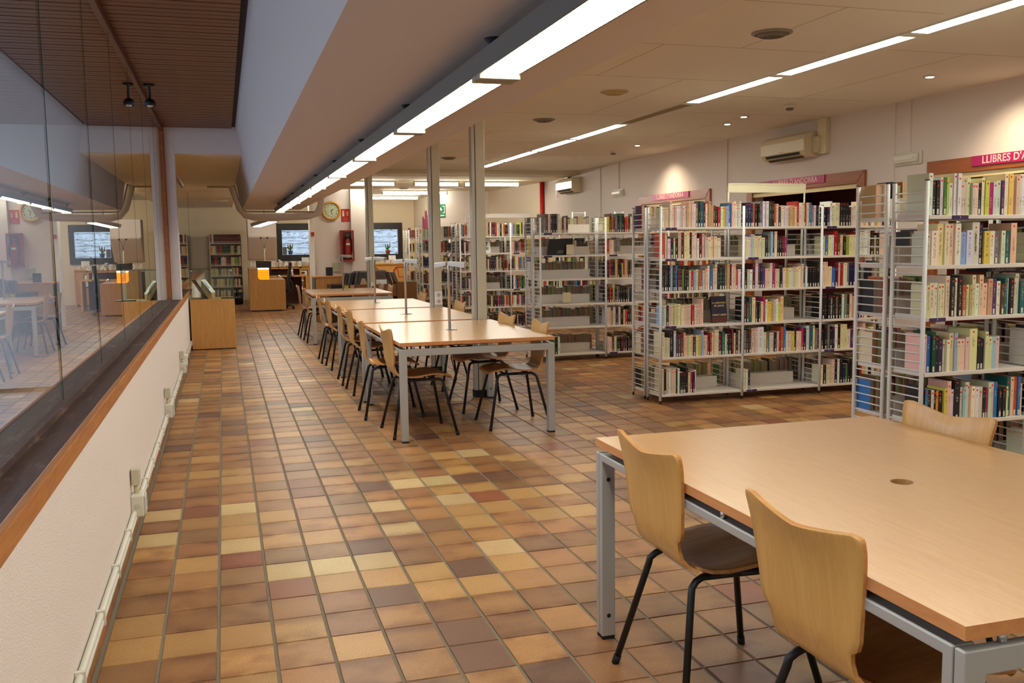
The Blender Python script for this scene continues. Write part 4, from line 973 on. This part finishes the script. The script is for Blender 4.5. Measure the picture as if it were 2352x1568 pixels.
for i, (y0, y1, z) in enumerate(((7.77, 8.11, 2.245), (14.96, 15.36, 2.30))):
    t = thing('emergency_light', ['white emergency light between the two nearer cupboard openings', 'white emergency light near the farthest cupboard opening'][i], 'emergency light', (XW, (y0+y1)/2, z), 0, 'emergency lights on the long wall'); L = (y1-y0)/2
    m = MB(); m.box(-.03, 0, -L-.02, L+.02, -.065, .065); m.build('base', M_WHITEPL, t, bevel=.012)
    m = MB(); m.prism([(-.03, -.05), (-.062, -.04), (-.068, 0), (-.062, .04), (-.03, .05)], -L, L, 'y'); m.build('cover', mat('frosted_cover', (232, 228, 214), .2), t, bevel=.01)
    m = MB(); m.box(-.07, -.066, -L+.05, L-.03, -.012, .012); m.build('tube', mat('tube_off', (236, 232, 220), .3), t)
t = thing('extinguisher_sign', 'small red and white sign below the far air conditioner', 'sign', (6.592, 18.3, 2.45), 0)
m = MB(); m.box(0, .006, -.12, .12, -.11, .11); m.build('board', M_WHITE, t); m = MB(); m.prism([(-.08, -.08), (.06, -.08), (-.02, .05)], -.003, 0, 'x'); m.build('emblem', M_RED, t)
# low wall: cable tubes and socket boxes
for i, z in enumerate((.102, .128)):
    m = MB(); m.tube([(SX+.016, -2.0, z), (SX+.016, 14.0, z)], .0125, 10)
    tag(m.build('cable_tube', M_WHITEPL), ['lower white cable tube along the low stippled wall', 'upper white cable tube along the low stippled wall'][i], 'cable tube', 'cable tubes on the low wall')
m = MB()
for k in range(26):
    y = 1.0+k*.52; m.box(SX+.001, SX+.032, y, y+.018, .088, .145)
tag(m.build('tube_clip', M_WHITEPL, kind='stuff'), 'white clips holding the cable tubes', 'clip')
for i, y in enumerate((5.05, 7.95, 10.75)):
    t = thing('socket_box', ['white junction box pair on the low wall, nearest the camera', 'white junction box pair on the low wall, middle one', 'white junction box pair on the low wall, nearest the display case'][i], 'socket box', (SX, y, 0), 0, 'junction boxes on the low wall')
    m = MB(); m.box(0, .062, -.06, .06, .105, .215); m.build('lower_box', M_WHITEPL, t, bevel=.006)
    m = MB(); m.box(.062, .070, -.052, .052, .113, .207); m.build('lid', mat('lid_grey', (206, 204, 194), .4), t, bevel=.004)
    m = MB(); m.box(.006, .046, -.034, .036, .262, .345); m.build('upper_box', mat('box_cream', (206, 200, 176), .4), t, bevel=.004)
    m = MB(); m.tube([(.026, 0, .21), (.026, 0, .265)], .013, 8); m.build('neck', M_CREAMPL, t)
    m = MB(); m.lathe([(.015, 0), (.013, .003)], (.03, -.06, .16), 14, axis='y'); m.build('knockout', mat('lid_grey', (0, 0, 0)), t)
    if i == 2:
        m = MB(); m.box(.03, .075, .05, .16, .17, .29); m.build('plug_adapter', M_WHITE, t, bevel=.004)

# ------------------------------------------------------------------ glass display case
t = thing('display_case', 'glass topped wooden display case at the end of the low wall', 'display case', (-.175, 14.42, 0), 0)
m = MB(); m.box(-.30, .305, -.32, .32, .012, .722); m.build('plinth', M_DESK, t, bevel=.003)
m = MB(); m.box(-.29, .295, -.31, .31, 0, .012); m.build('kick', M_BLACK, t)
g = .006
for nm, a in (('front', (-.295, .30, -.314, -.314+g, .724, 1.15)), ('back', (-.295, .30, .308, .314, .724, 1.15)), ('l', (-.295, -.289, -.314, .314, .724, 1.15)), ('r', (.294, .30, -.314, .314, .724, 1.15)), ('top', (-.295, .30, -.314, .314, 1.15, 1.156))):
    m = MB(); m.box(*a); m.build('pane', M_CASE, t)
m = MB()
for x in (-.296, .295):
    for y in (-.315, .309): m.box(x, x+.006, y, y+.006, .722, 1.156)
for y in (-.3155, .3095): m.box(-.296, .301, y, y+.006, 1.151, 1.157)
for x in (-.2965, .2955): m.box(x, x+.006, -.315, .315, 1.151, 1.157)
m.build('glass_edge', M_GLEDGE, t, kind='stuff')
m = MB()
for x in (-.27, .275): m.tube([(x, -.32, 1.13), (x, -.30, 1.13)], .012, 10)
m.build('clamp', M_CHROME, t, kind='stuff')
t = thing('open_book', 'open white picture book slanting on a stand inside the display case', 'book', (-.16, 14.42, .724), 1.35); t.scale = (.72, .85, .85)
m = MB(); m.grid([[(u*.20, .0+v*.16, .10+.22*v+.02*(1-(2*u)**2)*0-(.016 if abs(u) < .03 else 0)) for u in (-.9, -.5, -.1, 0, .1, .5, .9)] for v in (0, .33, .66, 1)]); m.grid([[(u*.20, .004+v*.16, .09+.22*v) for u in (-.9, 0, .9)] for v in (0, 1)]); m.build('pages', M_WHITE, t)
m = MB(); q = [(-.15, .6, -.03, .9)]; m.add([(-.15, .045, .166), (-.03, .045, .166), (-.03, .135, .29), (-.15, .135, .29)]); m.face((0, 1, 2, 3)); m.build('photo', mat('photo_blue', (96, 110, 150), .4, noise=.5, nscale=30), t)
m = MB(); m.prism([(0, 0), (.19, 0), (.17, .30), (.15, .28), (.03, .09), (0, .09)], -.12, .12, 'x'); m.build('stand', mat('stand_tan', (190, 160, 112), .6), t)
t = thing('picture_easel', 'dark edged panel leaning inside the display case', 'picture frame', (-.38, 14.30, .724), .25)
m = MB(); m.prism([(-.05, .27), (-.035, .275), (.13, .0), (.115, .0)], -.10, .10, 'y'); m.build('panel', mat('panel_dark', (40, 42, 44), .3), t)
m = MB(); m.prism([(-.0345, .275), (-.033, .275), (.132, .0), (.1305, .0)], -.09, .09, 'y'); m.build('print', mat('panel_grey', (180, 180, 178), .4), t)
m = MB(); m.box(-.05, .22, 14.16, 14.26, .724, .738); tag(m.build('caption_strip', M_BLACK), 'flat black caption strip lying inside the display case', 'label')

# ------------------------------------------------------------------ service desk at the far end
t = thing('service_desk', 'stepped beech service desk panel with rounded inner corner', 'desk', (.54, 22.02, 0), 0)
out = [(0, .03), (.79, .03), (.79, .715), (.265, .715)]+[(.265-.07*math.sin(a*PI/10), .715+.07-.07*math.cos(a*PI/10)) for a in range(1, 6)]+[(.195, .95)]+[(.195-.03*(1-math.cos(a*PI/10)), .95+.025*math.sin(a*PI/10)) for a in range(1, 6)]+[(0, .975)]
m = MB(); m.prism(out, 0, .03, 'y'); m.build('front_panel', M_DESK, t)
m = MB(); m.box(.04, .72, .01, .6, 0, .03); m.build('kick', M_BLACK, t)
m = MB(); m.box(0, .19, .03, .9, .955, .977); m.build('upper_top', mat('desk_pink', (226, 182, 150), .3), t); m = MB(); m.box(.30, .79, .03, 1.4, .70, .718); m.build('worktop', mat('desk_pink', (0, 0, 0)), t)
m = MB(); m.box(0, .03, .03, .9, .03, .955); m.build('side_panel', M_DESK, t)
m = MB(); m.box(.165, .187, .03, .5, .735, .955); m.build('inner_panel', M_PINE, t)
t = thing('letter_tray', 'glowing orange translucent tray standing on the service desk step', 'tray', (.738, 22.08, .72), 0)
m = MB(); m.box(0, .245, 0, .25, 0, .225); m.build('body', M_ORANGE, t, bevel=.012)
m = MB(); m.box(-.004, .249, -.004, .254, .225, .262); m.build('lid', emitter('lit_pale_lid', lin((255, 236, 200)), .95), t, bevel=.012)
m = MB()
for z in (.05, .10, .15): m.box(.012, .233, -.003, 0, z, z+.004)
m.build('rib', mat('tray_rib', (226, 110, 20), .5), t, kind='stuff')
t = thing('monitor', 'black computer monitor seen from behind on the service desk', 'monitor', (.92, 23.0, .72), .15)
m = MB(); m.prism([(-.17, .10), (.15, .06), (.17, .40), (-.19, .42)], 0, .04, 'y'); m.build('screen_back', M_BLACK, t, bevel=.01)
m = MB(); m.box(-.03, .03, .0, .06, .01, .12); m.lathe([(.10, 0), (.10, .012)], (0, .03, 0), 20); m.build('stand', M_BLACK, t)
t = thing('desk_lamp', 'chrome desk lamp with domed head on the service desk', 'lamp', (1.245, 22.9, .72), 0)
m = MB(); m.lathe([(.055, 0), (.05, .03), (.02, .065), (.008, .08)], (0, 0, 0), 18); m.build('base', M_CHROME, t)
m = MB(); m.tube([(0, 0, .07), (0, 0, .24), (.012, 0, .39)], .006, 8); m.build('arm', M_BLACK, t)
m = MB(); m.lathe([(.052, .38), (.048, .41), (.03, .432), (.004, .44)], (.018, 0, 0), 18, capb=False); m.build('head', M_CHROME, t)
m = MB(); m.lathe([(.05, 0), (.045, .05), (.03, .12), (.025, .16)], (1.54, 22.9, .745), 14); m.tube([(1.54, 22.9, .9), (1.56, 22.9, .93)], .012, 8)
tag(m.build('telephone', M_CHROME), 'shiny dark telephone at the end of the service desk', 'telephone')
# office chair
t = thing('office_chair', 'black mesh office chair behind the service desk', 'chair', (1.44, 22.55, 0), 0)
m = MB(); m.prism([(-.06, .46), (-.02, .45), (.0, .60), (.035, .80), (.07, 1.09), (.03, 1.10), (-.01, .85), (-.05, .62)], -.22, .22, 'y'); m.build('backrest', M_BLACK, t, bevel=.012)
m = MB(); m.box(-.42, .0, -.22, .22, .44, .50); m.build('seat', M_BLACK, t, bevel=.03)
m = MB(); m.tube([(-.02, .1, .78), (.06, .1, .62), (.09, .1, .50), (.04, .1, .42), (-.1, .05, .42)], .02, 8); m.build('back_arm', M_BLACK, t)
m = MB(); m.tube([(-.2, 0, .08), (-.2, 0, .45)], .025, 10); m.build('column', M_BLACK, t)
for k in range(5):
    a = k*2*PI/5-.25; e = (-.2+.29*math.cos(a), .29*math.sin(a), .085)
    m = MB(); m.tube([(-.2, 0, .11), e], [.024, .016], 8); m.build('leg', M_BLACK, t)
    m = MB(); m.lathe([(.032, -.02), (.035, 0), (.032, .02)], (e[0], e[1], .035), 12, axis='y'); m.build('castor', M_BLACK, t)
# second desk with cut out letters NOVETATS
t = thing('letter_desk', 'low pine desk carrying the white letters behind the service desk', 'desk', (.62, 24.6, 0), 0)
m = MB(); m.box(0, 1.28, 0, .03, .895, .945); m.box(0, 1.28, 0, .4, .93, .95); m.box(1.24, 1.28, 0, .4, .70, .945); m.build('upper_top', M_PINE, t)
m = MB(); m.box(.10, 1.40, -.35, .3, .70, .735); m.build('worktop', M_PINE, t); m = MB(); m.box(1.35, 1.40, -.35, .3, 0, .70); m.build('end_panel', M_PINE, t)
m = MB(); m.box(.0, 1.3, .3, .33, .0, .90); m.build('modesty_panel', mat('desk_dark_brown', (74, 40, 24), .6), t)  # dark brown panel closing the rear of the desk
for i, L in enumerate('NOVETATS'):
    x = .655+i*.165
    me = text_mesh(L, .175, .012, bold=.010); me.materials.clear(); me.materials.append(mat('letter_white', (250, 249, 245), .5))
    o = bpy.data.objects.new('cut_out_letter', me); COL.objects.link(o); o.location = (x+.06, 24.66, .95+.062); o.rotation_euler = (PI/2, 0, 0)
    tag(o, 'white cut out letter %s standing on the pine desk%s' % (L, {3: '', 4: ', before the A', 6: ', after the A'}.get(i, '')), 'letter', 'white cut out letters on the desk')
# hooded bulkhead and the two armed uplight
m = MB(); m.prism([(24.9, 2.16), (24.2, 2.16), (24.2, 1.73), (24.06, 1.70), (24.8, 1.14), (24.9, 1.12)], .60, 1.29, 'x')
struct('trim_9', m, M_WALL, bevel=.02)
t = thing('floor_lamp', 'slim white standard with two bent black tipped arms', 'lamp', (.965, 23.6, 0), 0)
m = MB(); m.lathe([(.12, 0), (.12, .015), (.03, .02)], (0, 0, 0), 18); m.build('base', M_WHITEPL, t)
m = MB(); m.tube([(0, 0, .015), (0, 0, 1.42)], .011, 8); m.build('pole', M_WHITEPL, t)
for s_ in (-1, 1):
    m = MB(); m.tube([(0, 0, 1.40), (s_*.012, 0, 1.50), (s_*.03, 0, 1.57), (s_*.07, 0, 1.66)], .007, 8); m.build('arm', mat('arm_grey', (120, 112, 104), .5), t)
    m = MB(); m.lathe([(.014, 0), (.026, .022), (.024, .036)], (s_*.078, 0, 1.655), 12); m.build('head', M_BLACK, t)
    m = MB(); m.tube([(s_*.006, 0, 1.44), (s_*.03, 0, 1.39), (s_*.022, 0, 1.34)], .007, 8); m.build('hook', M_CHROME, t)
m = MB(); m.lathe([(.10, 0), (.125, .30), (.118, .30), (.095, .01)], (.34, 25.2, 0), 20, capt=False); tag(m.build('waste_bin', M_BLACK), 'black waste bin beside the far bookcase', 'bin')
# counters under the far windows with leaflets and framed portraits
for i, (x0, x1, y, z) in enumerate(((1.62, 2.42, 26.3, .945), (3.55, 4.95, 26.0, .965))):
    t = thing('window_counter', ['pine counter below the window behind the service desk', 'pine counter below the window behind the record browser'][i], 'counter', (x0, y, 0), 0)
    L = x1-x0
    m = MB(); m.box(0, L, 0, .55, z-.04, z); m.build('top', M_PINE, t, bevel=.004); m = MB(); m.box(.02, L-.02, .04, .06, .06, z-.04); m.build('front_panel', wood('pine_panel', (196, 140, 66), (210, 156, 80), 'z', .5), t); m = MB(); m.box(0, .03, .02, .5, 0, z-.04); m.box(L-.03, L, .02, .5, 0, z-.04); m.build('side_panel', M_PINE, t)
    for k in range(9):
        x = x0+.08+k*(L-.16)/9; h = rk.uniform(.03, .09)
        m = MB(); m.box(x, x+rk.uniform(.05, .09), y+.1, y+.25, z+.001, z+h)
        tag(m.build('leaflet_stack', mat('leaflet_%d' % (k % 4), [(226, 220, 206), (196, 206, 210), (224, 196, 178), (206, 196, 150)][k % 4], .6)), 'small leaflet pile on the %s, %s from its end' % (['counter behind the service desk', 'counter behind the record browser'][i], ordinal(k+1)), 'leaflets', 'leaflet piles on the counters')
    x = x0+(.55 if i == 0 else .98)
    t = thing('calendar', ['white desk calendar leaning on the counter behind the service desk', 'white desk calendar leaning on the counter behind the records'][i], 'calendar', (x, y+.2, z), 0)
    m = MB(); m.prism([(0, .0), (.012, 0), (.10, .21), (.088, .21)], -.10, .10, 'x'); m.build('page', M_WHITE, t); m = MB(); m.prism([(.055, .118), (.056, .118), (.083, .182), (.082, .182)], -.08, .08, 'x'); m.build('picture', mat('calendar_photo', (120, 84, 70), .5, noise=.5, nscale=40), t)
t = thing('framed_portrait', 'framed drawing of a face with red beard on the pine panel', 'picture', (2.07, 26.33, .65), 0)
m = MB(); m.box(-.13, .13, -.02, 0, -.17, .17); m.build('frame', mat('frame_brown', (84, 40, 26), .4), t); m = MB(); m.box(-.108, .108, -.024, -.019, -.148, .148); m.build('paper', M_WHITE, t)
m = MB(); m.prism([(-.05, .05), (-.045, -.03), (-.01, -.11), (.03, -.07), (.05, .0), (.045, .08), (-.02, .09)], -.027, -.0235, 'y'); m.build('face', mat('face_red', (200, 110, 84), .6), t)
m = MB(); m.prism([(-.065, .05), (-.06, .10), (-.01, .125), (.05, .105), (.05, .075), (-.02, .085), (-.04, .0)], -.029, -.0265, 'y'); m.build('hair', mat('hair_ink', (60, 44, 40), .6), t)
t = thing('framed_portrait', 'framed monochrome portrait low on the pine panel', 'picture', (1.96, 26.33, .30), 0)
m = MB(); m.box(-.12, .12, -.02, 0, -.12, .12); m.build('frame', mat('frame_brown', (0, 0, 0)), t); m = MB(); m.box(-.1, .1, -.024, -.019, -.1, .1); m.build('paper', mat('paper_grey', (200, 196, 190), .6), t)
m = MB(); m.prism([(-.06, -.09), (.06, -.09), (.05, .02), (.02, .07), (-.03, .06), (-.05, 0)], -.027, -.0235, 'y'); m.build('figure', mat('ink_dark', (54, 50, 50), .6), t)
def pot(x, y, z, label, potm, flower):
    t = thing('potted_cactus', label, 'plant', (x, y, z), 0)
    m = MB(); m.lathe([(.05, 0), (.065, .09), (.074, .09), (.074, .115), (.06, .115), (.055, .09)], (0, 0, 0), 18); m.build('pot', potm, t)
    m = MB(); m.tube([(0, 0, .09), (.003, 0, .22), (0, 0, .28)], [.022, .028, .015], 10); m.build('stem', M_GREEN, t)
    for sx, zz in ((-1, .16), (1, .19)):
        m = MB(); m.tube([(0, 0, zz-.03), (sx*.05, 0, zz), (sx*.065, 0, zz+.09)], [.016, .019, .012], 8); m.build('branch', M_GREEN, t)
        m = MB(); m.lathe([(.004, 0), (.018, .018), (.012, .032)], (sx*.067, 0, zz+.088), 10); m.build('flower', mat('flower_pink', (226, 96, 96), .5), t)
    if flower:
        m = MB(); m.lathe([(.01, -.03), (.04, 0), (.01, .03)], (-.06, -.02, .20), 12); m.build('big_flower', mat('flower_pink', (0, 0, 0)), t)
    return t
pot(4.55, Y1-.03, 1.205, 'green cactus in an orange pot on the sill behind the records', M_POT, False)
pot(1.81, Y1-.03, 1.235, 'flowering cactus in a blue pot on the sill behind the service desk', mat('pot_blue', (120, 150, 170), .5), True)
m = MB(); m.box(1.60, 1.71, Y1-.04, Y1+.0, 1.235, 1.45); tag(m.build('grey_file', mat('file_grey', (120, 122, 126), .6)), 'grey box file standing on the window sill beside the cactus', 'file')
# things on the clock wall
t = thing('wall_clock', 'round pale green clock with golden wooden rim', 'clock', (2.14, 19.5, 2.168), 0)
m = MB(); m.lathe([(.197, 0), (.197, .025), (.185, .042), (.160, .042), (.148, .026), (.146, .016)], (0, 0, 0), 40, axis='y', capt=False); m.build('rim', wood('clock_rim', (200, 146, 66), (222, 172, 92), 'x', .35), t)
m = MB(); m.lathe([(.149, 0), (.149, .018)], (0, 0, 0), 36, axis='y'); m.build('dial', mat('dial_green', (206, 218, 186), .5), t)
rom = ['XII', 'I', 'II', 'III', 'IIII', 'V', 'VI', 'VII', 'VIII', 'IX', 'X', 'XI']
for k, q in enumerate(rom):
    a = k*PI/6; text(q, .036, mat('ink', (30, 34, 30), .6), t, (.118*math.sin(a), -.019, .118*math.cos(a)), (PI/2, a, 0), .0005, .0006, name='numeral')
for nm, a, L, w_ in (('hour_hand', math.radians(52), .062, .006), ('minute_hand', math.radians(170), .092, .0045)):
    m = MB(); m.box(-w_, w_, -.022, -.020, -.012, L*.8); m.prism([(-w_*1.6, L*.6), (0, L), (w_*1.6, L*.6)], -.0225, -.0205, 'y'); o = m.build(nm, mat('ink', (0, 0, 0)), t); o.rotation_euler = (0, a, 0)
t = thing('fire_sign', 'red square fire extinguisher sign beside the clock', 'sign', (2.425, 19.498, 2.075), 0)
m = MB(); m.box(-.086, .086, -.004, 0, -.128, .128); m.build('board', M_RED, t)
m = MB(); m.prism([(-.062, -.02), (-.024, -.02), (-.024, .055), (-.034, .068), (-.052, .068), (-.062, .055)], -.006, -.0035, 'y'); m.prism([(-.058, .072), (-.03, .072), (-.03, .082), (-.014, .09), (-.05, .095), (-.066, .078)], -.006, -.0035, 'y'); m.build('extinguisher_symbol', mat('sign_pale', (226, 226, 196), .5), t)
m = MB()
for k in range(4): m.prism([(.022, -.015+k*.022), (.06, -.005+k*.024), (.06, .008+k*.024), (.022, -.004+k*.022)], -.006, -.0035, 'y')
m.build('flame_symbol', mat('sign_pale', (0, 0, 0)), t, kind='stuff')
m = MB()
for k in range(3): m.box(-.05, .05, -.0055, -.0035, -.062-k*.024, -.052-k*.024)
m.build('small_print', mat('print_faded', (222, 120, 100), .5), t, kind='stuff')
t = thing('extinguisher_cabinet', 'dark red wall cabinet with a glazed front', 'cabinet', (2.43, 19.5, 1.46), 0)
m = MB(); a, b, d = .132, .31, .17
m.box(-a, a, -.01, 0, -b, b); m.box(-a, -a+.02, -d, -.01, -b, b); m.box(a-.02, a, -d, -.01, -b, b); m.box(-a, a, -d, -.01, b-.02, b); m.box(-a, a, -d, -.01, -b, -b+.02); m.build('case', M_DKRED, t)
m = MB(); m.box(-a+.004, -a+.03, -d-.012, -d, -b, b); m.box(a-.03, a-.004, -d-.012, -d, -b, b); m.box(-a+.03, a-.03, -d-.012, -d, b-.03, b); m.box(-a+.03, a-.03, -d-.012, -d, -b, -b+.03); m.build('door_frame', M_DKRED, t)
m = MB(); m.box(-a+.03, a-.03, -d-.008, -d-.004, -b+.03, b-.03); m.build('door_pane', M_CASE, t)
t = thing('fire_extinguisher', 'red fire extinguisher hanging inside the wall cabinet', 'fire extinguisher', (2.44, 19.415, 1.20), 0)
m = MB(); m.lathe([(.06, 0), (.066, .02), (.066, .33), (.05, .38), (.022, .40), (.02, .43)], (0, 0, 0), 20); m.build('cylinder', M_RED, t)
m = MB(); m.tube([(0, 0, .42), (0, 0, .46), (-.045, -.01, .47)], .011, 8); m.tube([(.0, 0, .455), (.035, -.01, .49)], .009, 8); m.build('valve', mat('brass', (196, 160, 84), .3, .8), t)
m = MB(); m.tube([(.02, -.02, .45), (.07, -.04, .38), (.076, -.045, .2), (.07, -.04, .12)], .011, 8); m.build('hose', M_BLACK, t)
m = MB(); m.box(-.035, .04, -.068, -.06, .27, .31); m.build('label', M_WHITE, t)
t = thing('key_box', 'small pale green metal key box on the clock wall', 'box', (2.195, 19.5, 1.025), 0)
m = MB(); m.box(-.068, .068, -.07, 0, -.09, .09); m.build('body', mat('key_green', (184, 186, 156), .5), t, bevel=.004)
m = MB(); m.lathe([(.008, 0), (.008, .004)], (-.04, -.07, .0), 10, axis='y'); m.build('lock', M_BLACK, t)
# cabinet, speaker and record browser
t = thing('low_cabinet', 'low beech cabinet under the clock, dark edge at its side', 'cabinet', (1.665, 18.45, 0), 0)
m = MB(); m.box(.02, .80, 0, .6, 0, .85); m.build('body', M_DESK, t, bevel=.003); m = MB(); m.box(0, .02, -.002, .6, 0, .85); m.build('end_panel', mat('panel_grey_dark', (78, 76, 76), .5), t); m = MB(); m.box(0, .81, -.01, .61, .85, .875); m.build('top', M_BEECHX, t)
t = thing('speaker', 'small black loudspeaker standing on the low cabinet', 'speaker', (1.985, 18.72, .876), 0)
m = MB(); m.box(-.063, .063, 0, .14, 0, .165); m.build('body', M_BLACK, t, bevel=.006); m = MB(); m.lathe([(.045, 0), (.04, .004)], (0, -.0, .06), 18, axis='y'); m.build('cone', mat('speaker_cone', (34, 34, 36), .7), t)
t = thing('record_browser', 'brown wooden browser unit full of upright records and albums', 'browser', (1.86, 17.55, 0), 0); ZR = .135
BRN = wood('browser_wood', (128, 84, 44), (146, 98, 54), 'z', .5)
m = MB(); m.box(0, .40, 0, .02, .55, .745); m.build('side_panel', mat('grey_marbled', (110, 106, 104), .6, noise=.4, nscale=30), t)
m = MB(); m.box(.02, .42, -.012, .0, .60, .74); m.build('front_strip', M_BLACK, t)
m = MB(); m.box(.42, 1.24, 0, .02, .50, .735); m.build('front_panel', BRN, t); m = MB(); m.box(1.24, 1.28, -.02, .4, 0, .775); m.box(1.26, 1.62, 0, .02, 0, .77); m.build('end_panel', BRN, t)
m = MB(); m.box(0, 1.62, .02, .55, .64, .66); m.build('tray_floor', BRN, t); m = MB(); m.box(0, 1.24, .53, .55, 0, .74); m.build('back_panel', BRN, t); m = MB(); m.box(0, .02, .02, .53, 0, .5); m.box(.42, .44, .02, .53, 0, .5); m.box(.85, .87, .02, .53, 0, .5); m.build('divider', BRN, t, kind='stuff')
m = MB(); m.box(0, 1.24, .02, .53, 0, .03); m.build('plinth', BRN, t)
for i, (x, mm) in enumerate(((.14, M_BLACK), (.26, mat('poster_yellow', (206, 206, 60), .5)), (.34, mat('poster_pink', (226, 160, 140), .5)))):
    m = MB(); m.box(x, x+.10, -.018, -.013, .60, .73); m.build('sticker_panel', mm, t)
ALB = [(60, 62, 66), (92, 88, 84), (150, 146, 140), (44, 50, 62), (120, 100, 84), (70, 76, 90), (186, 180, 170), (88, 60, 48), (52, 44, 44), (110, 114, 116)]
n_al = 0
for x, n, lean, wd in ((.20, 5, .35, 'v'), (.31, 8, .25, 'v'), (.42, 10, .2, 'v'), (.64, 7, 0, 'f'), (.96, 9, 0, 'f'), (1.14, 6, -.3, 'v'), (1.27, 5, -.35, 'v')):
    for k in range(n):
        n_al += 1; c = ALB[(n_al*7) % len(ALB)]
        m = MB()
        if wd == 'f': m.box(-.15, .15, 0, .006, 0, .30)
        else: m.box(0, .006, -.15, .15, 0, .30)
        o = m.build('record_album', mat('album_%d_%d_%d' % c, c, .45))
        if wd == 'f': o.location = (1.86+x+R.uniform(-.02, .02), 17.60+k*.045, .662+k*.004); o.rotation_euler = (-.25, 0, 0)
        else: o.location = (1.86+x+k*.011, 17.78, .662+R.uniform(0, .012)); o.rotation_euler = (0, lean, 0)
        sec = {.20: 'first', .31: 'second', .42: 'third', .64: 'fourth', .96: 'fifth', 1.14: 'sixth', 1.27: 'seventh'}[x]
        tag(o, '%s record sleeve, %s in the %s stack of the record browser' % ('dark' if sum(c) < 260 else 'pale', ordinal(k+1), sec), 'record', 'records in the browser')
        if wd == 'f' and k == 0:
            q = MB(); q.prism([(-.08, .04), (.08, .04), (.05, .13), (.03, .19), (-.03, .19), (-.05, .13)] if x < .8 else [(-.10, .05), (.10, .05), (.10, .16), (-.10, .16)], -.002, -.0004, 'y'); q.build('cover_picture', mat('album_face', (206, 166, 130), .5) if x < .8 else M_WHITE, o)
            if x > .8: text('DALÍ', .06, mat('ink', (0, 0, 0)), o, (0, -.002, .215), (PI/2, 0, 0), .0005, name='title')
# red chairs by the window
for i, x in enumerate((3.14, 3.74)):
    t = thing('red_chair', ['red tube chair behind the record browser, beside the far pillar', 'red tube chair behind the record browser, under the calendar'][i], 'chair', (x, 20.6, 0), .2-.5*i)
    m = MB(); m.tube([(-.2, .18, 0), (-.19, .16, .6), (-.17, .15, .9), (-.11, .15, .97), (.11, .15, .97), (.17, .15, .9), (.19, .16, .6), (.2, .18, 0)], .014, 8); m.build('back_frame', M_RED, t)
    m = MB(); m.box(-.2, .2, -.22, .18, .44, .47); m.build('seat', M_RED, t, bevel=.02)
    for sx in (-1, 1):
        m = MB(); m.tube([(sx*.2, -.2, 0), (sx*.19, -.19, .45)], .013, 8); m.build('leg', M_RED, t)
    m = MB(); m.tube([(-.1, .15, .96), (-.06, .15, .75), (.06, .15, .75), (.1, .15, .96)], .010, 8); m.build('back_loop', M_RED, t)
# poster and exit sign
t = thing('wall_poster', 'tall poster with ragged magenta brush strokes on the side wall', 'poster', (5.335, 25.0, 2.0), 0)
m = MB(); m.box(-.012, 0, -.86, .86, -.65, .46); m.build('panel', M_CREAM, t)
m = MB(); rp = random.Random(3)
for k in range(23):
    y = -.80+k*.07; m.box(-.016, -.012, y, y+rp.uniform(.05, .075), -.64, rp.uniform(.12, .40))
m.build('brush_stroke', mat('brush_magenta', (170, 70, 104), .7, noise=.35, nscale=5), t, kind='stuff')
t = thing('exit_sign', 'green emergency exit sign high on the white far wall', 'sign', (5.12, 22.495, 2.27), 0)
m = MB(); m.box(-.095, .095, -.006, 0, -.16, .16); m.build('board', mat('exit_green', (30, 130, 84), .4), t)
m = MB(); m.prism([(.02, -.06), (.075, -.06), (.075, .12), (.02, .12), (.02, .10), (.06, .10), (.06, -.04), (.02, -.04)], -.009, -.0055, 'y'); m.prism([(-.07, -.06), (-.05, -.06), (-.02, .02), (.0, .0), (.012, .02), (-.02, .08), (-.07, .06)], -.009, -.0055, 'y'); m.build('door_symbol', M_WHITE, t, kind='stuff')
m = MB(); m.box(-.07, .07, -.009, -.0055, -.13, -.10); m.build('small_print', M_WHITE, t)
# red call point on the white jamb
m = MB(); m.box(1.715, 1.775, 19.39, 19.42, 1.66, 1.74); tag(m.build('call_point', M_RED), 'small red call point on the white jamb', 'alarm')
